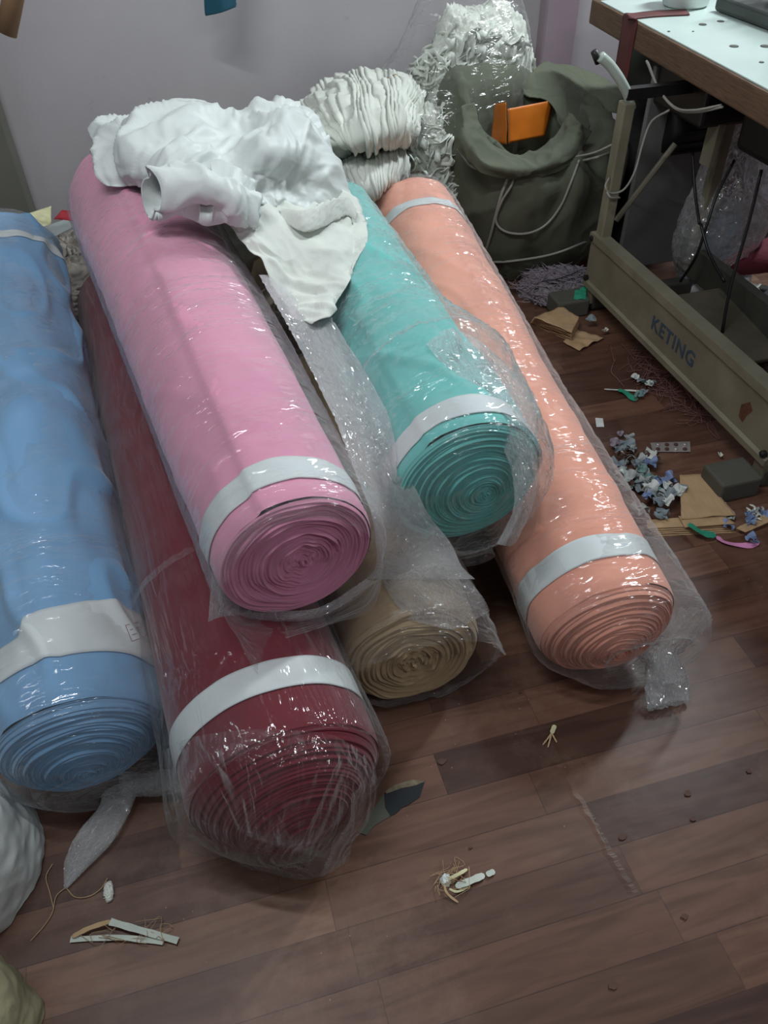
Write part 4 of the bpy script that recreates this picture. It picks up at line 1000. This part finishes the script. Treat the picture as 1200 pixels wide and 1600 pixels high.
# foil blister strip
bl = empty('foil_strip', F0(1048, 700, 0), 'torn silvery foil blister strip lying right of the grey trimmings', 'foil strip')
FOIL = mat('foil', (196, 190, 188), rough=.3, metal=.6, var=.2)
q = [F0(1016, 692, .004), F0(1078, 690, .004), F0(1079, 706, .004), F0(1020, 706, .004)]
o = mk('sheet', q, [(0, 1, 2, 3)], FOIL, bl, False); solid(o, .0012)
for i in range(4):
    for j in range(2):
        c = F0(1028+i*14, 695+j*7, .005); MB().lathe(c, [(.0055, 0), (.005, .003), (.002, .0042)], 12).out('blister', CM['brown'] if (i+j) % 3 else FOIL, bl, True)
piece('paper_scrap', [(930, 653), (942, 654), (944, 667), (932, 667)], .002, CM['pale'], 'small square white paper scrap beside the peach roll', 'paper', amp=.001)
curl('paper_scrap', 1128, 713, .008, .002, CM['white'], .010, 'tiny white crumb of paper right of the foil strip', None, 'paper')
# the little group by the text beam
tagit(ribbon('cloth_trimming', [F0(966, 609, .008), F0(976, 612, .008), F0(986, 620, .006), F0(996, 625, .005)], .022, CM['green'], twist=.2), 'green cloth snip in the small scrap group left of the beam', 'cloth scrap')
tagit(ribbon('cloth_trimming', [F0(944, 608, .004), F0(962, 609, .006), F0(985, 610, .006), F0(1012, 612, .004)], .007, CM['white'], twist=.2), 'thin straight white strip crossing under the green snip', 'cloth scrap')
for i in range(9):
    curl('cloth_trimming', 990+rng.uniform(0, 34), 592+rng.uniform(0, 32), .014, .003, CM[('teal', 'pale', 'slate')[i % 3]], .012, 'small pale blue curl in the scrap group left of the beam', 'pale blue curls left of the beam', seed=i)
tagit(ribbon('thread', [F0(962, 560, .003), F0(955, 580, .003), F0(965, 592, .003), F0(975, 604, .003)], .0022, CM['rose']), 'curving pinkish thread above the green snip', 'thread')
# folded beige stack near the olive sack
for i in range(7):
    z = .002+.007*i
    piece('cut_piece', [(828+i, 505-i*1.5), (872+i, 484-i*.8), (905, 508-i*2.0), (893, 535-i*2.5)], z, CM['beige'], 'beige cut cloth piece in the stack near the far table foot', 'cloth scrap', 'beige pieces stacked near the far foot', seed=100+i, amp=.003)
piece('cut_piece', [(880, 535), (900, 515), (944, 528), (905, 548)], .006, CM['beige'], 'loose beige cloth piece in front of the far stack', 'cloth scrap', seed=110, amp=.006)
curl('cloth_trimming', 915, 500, .02, .02, CM['slate'], .02, 'slate strip draped over the far beige stack', None, seed=4)
curl('cloth_trimming', 950, 520, .012, .006, CM['white'], .014, 'small white snip right of the far beige stack', None, seed=5)
# lint heaps: nobody could count these
def lint(name, px, py, rx_, ry_, h_, m, label, seed, nth=160, cols=None, ln=.05, lump_m=None, wmax=.0016):
    c = F0(px, py, 0)
    o = lump(name, (c[0], c[1], 0), rx_, ry_, h_, lump_m or m, seed, amp=h_*.3, sc=14, fine=.008, n=36, k=60, label=label, cat='scraps', kind='stuff')
    g = MB(); r2 = np.random.RandomState(seed)
    for i in range(nth):
        a, q_ = r2.uniform(0, 6.28), r2.uniform(0, 1)**.6
        p = np.array([c[0]+rx_*1.1*q_*math.cos(a), c[1]+ry_*1.1*q_*math.sin(a), max(.003, h_*math.sqrt(max(0, 1-q_*q_)))*1.02+.004])
        pts = [p+np.array([r2.normal()*ln*.4, r2.normal()*ln*.4, abs(r2.normal())*.006]) for _ in range(4)]
        for t_ in pts: t_[2] = max(t_[2], .003)
        g.tube(spline(pts, 9), r2.uniform(.0006, wmax), 4, False)
    s = g.out('threads', m, o, True); return o
lint('lint_heap', 868, 455, .13, .10, .055, CM['lilac'], 'greyish lilac thread waste heap at the foot of the olive sack', 121, 260, lump_m=mat('lilac_lint', (128, 122, 126), rough=.95, var=.4, vscale=60, bump=.8, bscale=120))
piece('cloth_scrap', [(898, 455), (916, 448), (916, 468), (896, 468)], .06, CM['green'], 'green cloth snip on the lilac thread waste', seed=3, amp=.006)
tagit(ribbon('thread', [F0(826, 452, .03), F0(845, 440, .055), F0(870, 436, .07), F0(905, 424, .07)], .004, CM['black']), 'black cord running over the lilac thread waste', 'thread')
lint('lint_heap', 1150, 530, .16, .13, .05, mat('pale_green_shreds', (150, 164, 158), rough=.9, var=.2), 'pale green grey shred heap under the table behind the beam', 122, 420, ln=.06, lump_m=mat('shred_base', (104, 108, 104), rough=.95, var=.4, vscale=60, bump=.8, bscale=120), wmax=.0028)
g = MB(); r2 = np.random.RandomState(5)
for i in range(90):
    f = r2.uniform(); px, py = 985+120*f+r2.normal()*12, 555+90*f+r2.normal()*14
    pts = [F0(px+r2.normal()*12, py+r2.normal()*9, .003+abs(r2.normal())*.004) for _ in range(4)]
    g.tube(spline(pts, 10), .0007, 4, False)
tagit(g.out('floor_lint', CM['rose'], None, True), 'fine dull threads scattered on the floor below the beam', 'scraps', None, 'stuff')
# under the table
tub = lambda px, py, r_, h_, lab: tagit(MB().lathe(F0(px, py, .002), [(r_*.9, 0), (r_, .005), (r_, h_*.9), (r_*.9, h_), (r_*.4, h_)], 30).out('plastic_tub', CM['pale'], None, True), lab, 'tub')
tb1 = tub(1100, 452, .070, .05, 'wide low white tub under the table in front of the grey board')
tb2 = tub(1152, 450, .034, .055, 'small white tub right of the wide white tub under the table')
def drape(name, ctl, m, label, cat, seed, n=40, k_=50, st=1.08, thk=.002, kind=None):
    P = surf(ctl, n, k_); P = crumple(P, st, iters=60, seed=seed, jit=.006, pull=.04, bend=.2, project=lambda X: np.column_stack([X[:, :2], np.maximum(X[:, 2], .004)]))
    o = mk(name, P.reshape(-1, 3), gridfaces(n, k_), m); solid(o, thk); return tagit(o, label, cat, None, kind)
Axx = lambda px, py, x: at(px, py, x=x)
drape('cloth', [[F0(1112, 405, .10), F0(1135, 398, .12), F0(1165, 388, .14), F0(1205, 368, .16)], [F0(1118, 415, .10), F0(1140, 410, .12), F0(1170, 402, .13), F0(1208, 385, .15)],
                [F0(1130, 422, .08), F0(1145, 420, .10), F0(1175, 418, .10), F0(1210, 408, .12)], [F0(1132, 430, .06), F0(1148, 430, .07), F0(1178, 428, .07), F0(1212, 424, .08)]], CM['maroon'], 'maroon cloth lying over the white tubs under the table', 'cloth', 131)
drape('cloth', [[F0(1105, 462, .03), F0(1135, 458, .035), F0(1165, 470, .03), F0(1200, 480, .02)], [F0(1100, 475, .03), F0(1135, 476, .03), F0(1165, 482, .03), F0(1200, 488, .02)],
                [F0(1105, 490, .012), F0(1140, 494, .02), F0(1168, 495, .015), F0(1200, 498, .01)]], CM['rose'], 'dusty pink cloth on the floor under the table behind the beam', 'cloth', 132)
drape('cloth', [[F0(1095, 440, .02), F0(1130, 438, .03), F0(1165, 442, .03), F0(1210, 448, .02)], [F0(1095, 452, .01), F0(1130, 452, .02), F0(1165, 458, .02), F0(1210, 468, .02)]], CM['black'], 'black cloth beside the small white tub under the table', 'cloth', 133)
for i in range(7):
    curl('paper_scrap', 1150+rng.uniform(0, 34), 448+rng.uniform(0, 24), .016, .03, CM['white'], .022, 'white paper snip on the black cloth under the table', 'white snips on the black cloth', 'paper', seed=i)
# clear bag leaning on the board
rg = [((1.70, 2.10, .02), X_, Y_, .10, .08), ((1.70, 2.10, .15), X_, Y_, .15, .10), ((1.72, 2.10, .30), X_, Y_, .15, .10), ((1.72, 2.12, .45), X_, Y_, .11, .06), ((1.72, 2.12, .58), X_, Y_, .06, .04)]
Pb = crumple(tube_sheet(rg, 60, 60), 1.12, iters=60, seed=140, jit=.008, pull=.03, wrap=True, bend=.06, project=lambda X: np.column_stack([X[:, 0], np.minimum(X[:, 1], 2.235), np.maximum(X[:, 2], .003)]))
tagit(mk('plastic_bag', Pb.reshape(-1, 3), gridfaces(60, 60, True), CLEAR_THICK, uv=sheet_uv(60, 60, .6, .6)), 'crumpled clear plastic bag leaning on the grey board under the table', 'plastic bag')
tagit(lump('scrap_heap', (1.70, 2.10, .0), .09, .07, .24, mat('blue_grey_cloth', (120, 134, 150), rough=.9, var=.3, vscale=20, bump=.5), 141, amp=.03, sc=12, n=30, k=50), 'blue grey cloth stuffed in the clear bag under the table', 'scraps', None, 'stuff')

# left corner scraps by the wall
def wallpiece(name, pts, y_, m, label, cat, th_=.002, amp=.006, seed=0, group=None):
    Q = [at(a, b, y=yy) for (a, b), yy in zip(pts, y_)]
    P = surf([[Q[0], Q[1]], [Q[3], Q[2]]], 18, 18); P = P+(perlin(P, 25, seed)*amp)[..., None]*np.array([.3, -1, .4])
    o = mk(name, P.reshape(-1, 3), gridfaces(18, 18), m); solid(o, th_); return tagit(o, label, cat, group)
wallpiece('cloth_scrap', [(40, 335), (80, 322), (80, 356), (48, 360)], (2.72, 2.80, 2.70, 2.64), CM['cream'], 'pale yellow cloth scrap by the wall above the blue roll', 'cloth scrap', seed=1, amp=.02)
wallpiece('cloth_scrap', [(84, 342), (98, 328), (122, 330), (116, 346)], (2.66, 2.72, 2.70, 2.64), CM['red'], 'red cloth scrap by the wall left of the pink roll', 'cloth scrap', seed=2, amp=.02)
wallpiece('card', [(58, 358), (104, 342), (116, 354), (78, 374)], (2.60, 2.66, 2.58, 2.54), CM['grey'], 'small white card tilted on scraps between blue and pink rolls', 'card', amp=.001)
wallpiece('cloth_scrap', [(120, 336), (128, 335), (129, 346), (121, 347)], (2.6, 2.6, 2.58, 2.58), CM['green'], 'tiny green cloth scrap right of the red one', 'cloth scrap')
for i in range(34):
    px, py = 84+rng.uniform(0, 46), 362+rng.uniform(0, 80)
    curl('cloth_trimming', px, py, .02, .07, CM[('lilac', 'rose', 'pale', 'brown', 'beige', 'grey')[i % 6]], .014, 'small mixed strip in the gap between the blue and pink rolls', 'mixed strips between the blue and pink rolls', seed=i)
wallpiece('cloth_scrap', [(8, 336), (30, 334), (32, 344), (10, 346)], (2.84, 2.84, 2.78, 2.78), CM['teal'], 'pale aqua scrap at the left edge above the blue roll', 'cloth scrap')

# things hanging at the top
tl_ = mat('teal_garment', (30, 84, 104), rough=.85, bump=.3, bscale=80)
flp = [[at(312, -420, y=2.80), at(345, -420, y=2.78), at(385, -420, y=2.80)], [at(316, -160, y=2.82), at(345, -160, y=2.79), at(376, -160, y=2.82)], [at(320, 8, y=2.83), at(345, 2, y=2.80), at(368, -4, y=2.83)], [at(324, 20, y=2.84), at(343, 18, y=2.81), at(369, 6, y=2.84)]]
P = surf(flp, 50, 24); P = crumple(P, 1.04, iters=30, seed=150, jit=.004, pull=.1)
o = mk('hanging_cloth', P.reshape(-1, 3), gridfaces(50, 24), tl_); solid(o, .006); tagit(o, 'dark teal cloth hanging down in front of the wall', 'cloth')
tb_ = mat('tan_cardboard', (150, 118, 84), rough=.8, var=.1)
o = MB().tube([at(75, -260, y=2.2), at(32, -60, y=2.2), at(10, 52, y=2.2)], .022, 24).out('cardboard_tube', tb_, None, True)
tagit(o, 'brown cardboard tube end at the top left corner', 'cardboard tube')
# scraps on the open floor
ps = empty('paper_strip', F0(195, 1460, 0), 'folded white paper strip with fraying threads, lower left floor', 'paper strip')
PW = mat('white_paper_strip', (196, 204, 192), rough=.7, var=.1, vscale=60)
ribbon('strip', [F0(110, 1468), F0(150, 1466), F0(190, 1465, .008), F0(220, 1468, .006), F0(255, 1472)], .009, PW, ps, taper=False)
ribbon('strip', [F0(172, 1440, .012), F0(200, 1448, .012), F0(235, 1458, .010), F0(278, 1470, .006)], .011, PW, ps, taper=False)
ribbon('strip', [F0(112, 1464, .008), F0(140, 1450, .01), F0(174, 1439, .012)], .008, CM['beige'], ps)
for i in range(9):
    a = F0(130+rng.uniform(0, 130), 1455+rng.uniform(-8, 16), .006)
    MB().tube(spline([a+np.array([rng.normal()*.012, rng.normal()*.012, rng.uniform(0, .006)]) for _ in range(4)], 12), .0004, 4, False).out('thread', CM['beige'], ps, True)
lump('lint_tuft', F0(171, 1395, .0), .008, .013, .008, CM['white'], 160, amp=.004, sc=90, fine=.003, n=20, k=30, label='small white tuft of lint below the blue roll', cat='lint')
pts_t = [[(105, 1385), (88, 1400), (82, 1425), (70, 1445), (48, 1470)], [(104, 1388), (118, 1402), (140, 1400), (158, 1388), (168, 1372)], [(84, 1420), (78, 1395), (72, 1370), (82, 1350)]]
for j, p_ in enumerate(pts_t):
    tagit(MB().tube(spline([F0(a, b, .003) for a, b in p_], 30), .0007, 5, False).out('thread', CM['beige'], None, True), ['long loose thread running from the blue roll tail to the lower left', 'loose thread curling right of the blue roll tail', 'loose thread curling up left of the blue roll tail'][j], 'thread')
ft = empty('frayed_tape', F0(730, 1382, 0), 'frayed white tape scrap on the open floor, lower middle', 'tape scrap')
ribbon('tape', [F0(712, 1385, .005), F0(728, 1379, .008), F0(745, 1372, .006), F0(757, 1367, .004)], .012, PW, ft)
ribbon('tape', [F0(760, 1367, .004), F0(773, 1361, .004)], .010, PW, ft)
ribbon('tape', [F0(700, 1374, .006), F0(716, 1366, .010), F0(730, 1358, .006)], .006, CM['cream'], ft)
ribbon('fringe', [F0(694, 1382, .008), F0(697, 1393, .006), F0(705, 1402, .003), F0(716, 1410, .002)], .004, CM['beige'], ft)
ribbon('fringe', [F0(702, 1389, .004), F0(715, 1393, .005), F0(735, 1384, .003)], .004, CM['cream'], ft)
lump('knot', F0(697, 1378, .0), .007, .008, .006, CM['pale'], 161, amp=.006, sc=90, fine=.002, n=16, k=24, parent=ft)
for i in range(16):
    a = F0(700+rng.uniform(-8, 30), 1372+rng.uniform(-12, 16), .004)
    MB().tube(spline([a+np.array([rng.normal()*.010, rng.normal()*.010, rng.uniform(0, .006)]) for _ in range(4)], 10), .0004, 4, False).out('fringe_thread', CM['beige'], ft, True)
fs = empty('frayed_tape', F0(860, 1150, 0), 'small frayed straw-coloured tape scrap in front of the peach roll', 'tape scrap')
ribbon('tape', [F0(867, 1133, .004), F0(862, 1146, .005)], .009, CM['cream'], fs)
for d in ((848, 1164), (856, 1168), (870, 1160)):
    ribbon('fringe', [F0(862, 1145, .004), F0((862+d[0])/2, (1146+d[1])/2, .005), F0(d[0], d[1], .002)], .003, CM['beige'], fs)
# torn patch in the vinyl
tp = [F0(a, b, .0015) for a, b in ((600, 1240), (628, 1232), (664, 1220), (656, 1245), (640, 1256), (628, 1262), (620, 1270), (610, 1275), (602, 1262))]
mk('torn_patch', tp, [tuple(range(len(tp)))], mat('black_underlay', (30, 34, 38), rough=.8), fl, False)
tq = [F0(a, b, .0011) for a, b in ((560, 1300), (575, 1275), (600, 1240), (602, 1262), (610, 1275), (585, 1290), (572, 1305))]
mk('torn_patch', tq, [tuple(range(len(tq)))], mat('grey_underlay', (84, 84, 74), rough=.8, var=.2), fl, False)
tr_ = [F0(a, b, .0022) for a, b in ((602, 1236), (618, 1226), (645, 1218), (664, 1221), (650, 1227), (626, 1232), (604, 1240))]
mk('torn_edge', tr_, [tuple(range(len(tr_)))], mat('raw_vinyl_edge', (120, 108, 88), rough=.8, var=.3, vscale=80), fl, False)
for i, (px, py, s) in enumerate(((691, 1190, .009), (972, 1308, .009), (1075, 1240, .008), (1082, 1280, .007), (1070, 1433, .007), (1170, 1205, .007), (958, 1540, .009), (735, 1325, .004), (965, 1075, .006), (813, 1082, .005))):
    c = F0(px, py, .001); n_ = 7; v = [c+np.array([math.cos(6.28*j/n_)*s*rng.uniform(.5, 1.1), math.sin(6.28*j/n_)*s*rng.uniform(.4, .8), 0]) for j in range(n_)]
    o = mk('debris_chip', v, [tuple(range(n_))], CM['brown'], None, False); solid(o, .0014, 1); tagit(o, 'tiny dark chip of debris on the open plank floor', 'debris', 'dark chips on the open floor')
# twisted film lying between the blue and maroon rolls
P = tube_sheet([gather(190, 1225, .03, Y_, Z_, .020, .016), gather(225, 1226, .026, Y_, Z_, .020, .018), (P_(255, 1222, .026), Y_, Z_, .022, .018), (P_(285, 1220, .024), Y_, Z_, .018, .014)], 40, 30)
P = crumple(P, 1.2, iters=50, seed=170, jit=.004, pull=.04, wrap=True, project=lambda X: np.column_stack([X[:, :2], np.maximum(X[:, 2], .003)]))
mk('wrap_twist', P.reshape(-1, 3), gridfaces(40, 30, True), CLEAR_THICK, BLUE.root, uv=sheet_uv(40, 30, .2, .3))

# faint red stamp on the blue roll's paper band
BVp = bvh_of([o for o in BLUE.root.children if o.name.startswith('paper_band')])
bandp = [o for o in BLUE.root.children if o.name.startswith('paper_band')][0]
STM = mat('faded_red_ink', (150, 96, 100), rough=.8)
stm = MB()
for seg in (((196, 977), (222, 970)), ((222, 970), (228, 994)), ((228, 994), (206, 1002)), ((206, 1002), (196, 977)), ((203, 984), (221, 979)), ((206, 992), (216, 989))):
    pts = [hit(seg[0][0]+(seg[1][0]-seg[0][0])*f, seg[0][1]+(seg[1][1]-seg[0][1])*f, BVp, .0012) for f in np.linspace(0, 1, 5)]
    stm.tube(pts, .0005, 4)
if all(p[2] > .05 for p in [hit(210, 985, BVp)]): stm.out('stamp', STM, bandp)
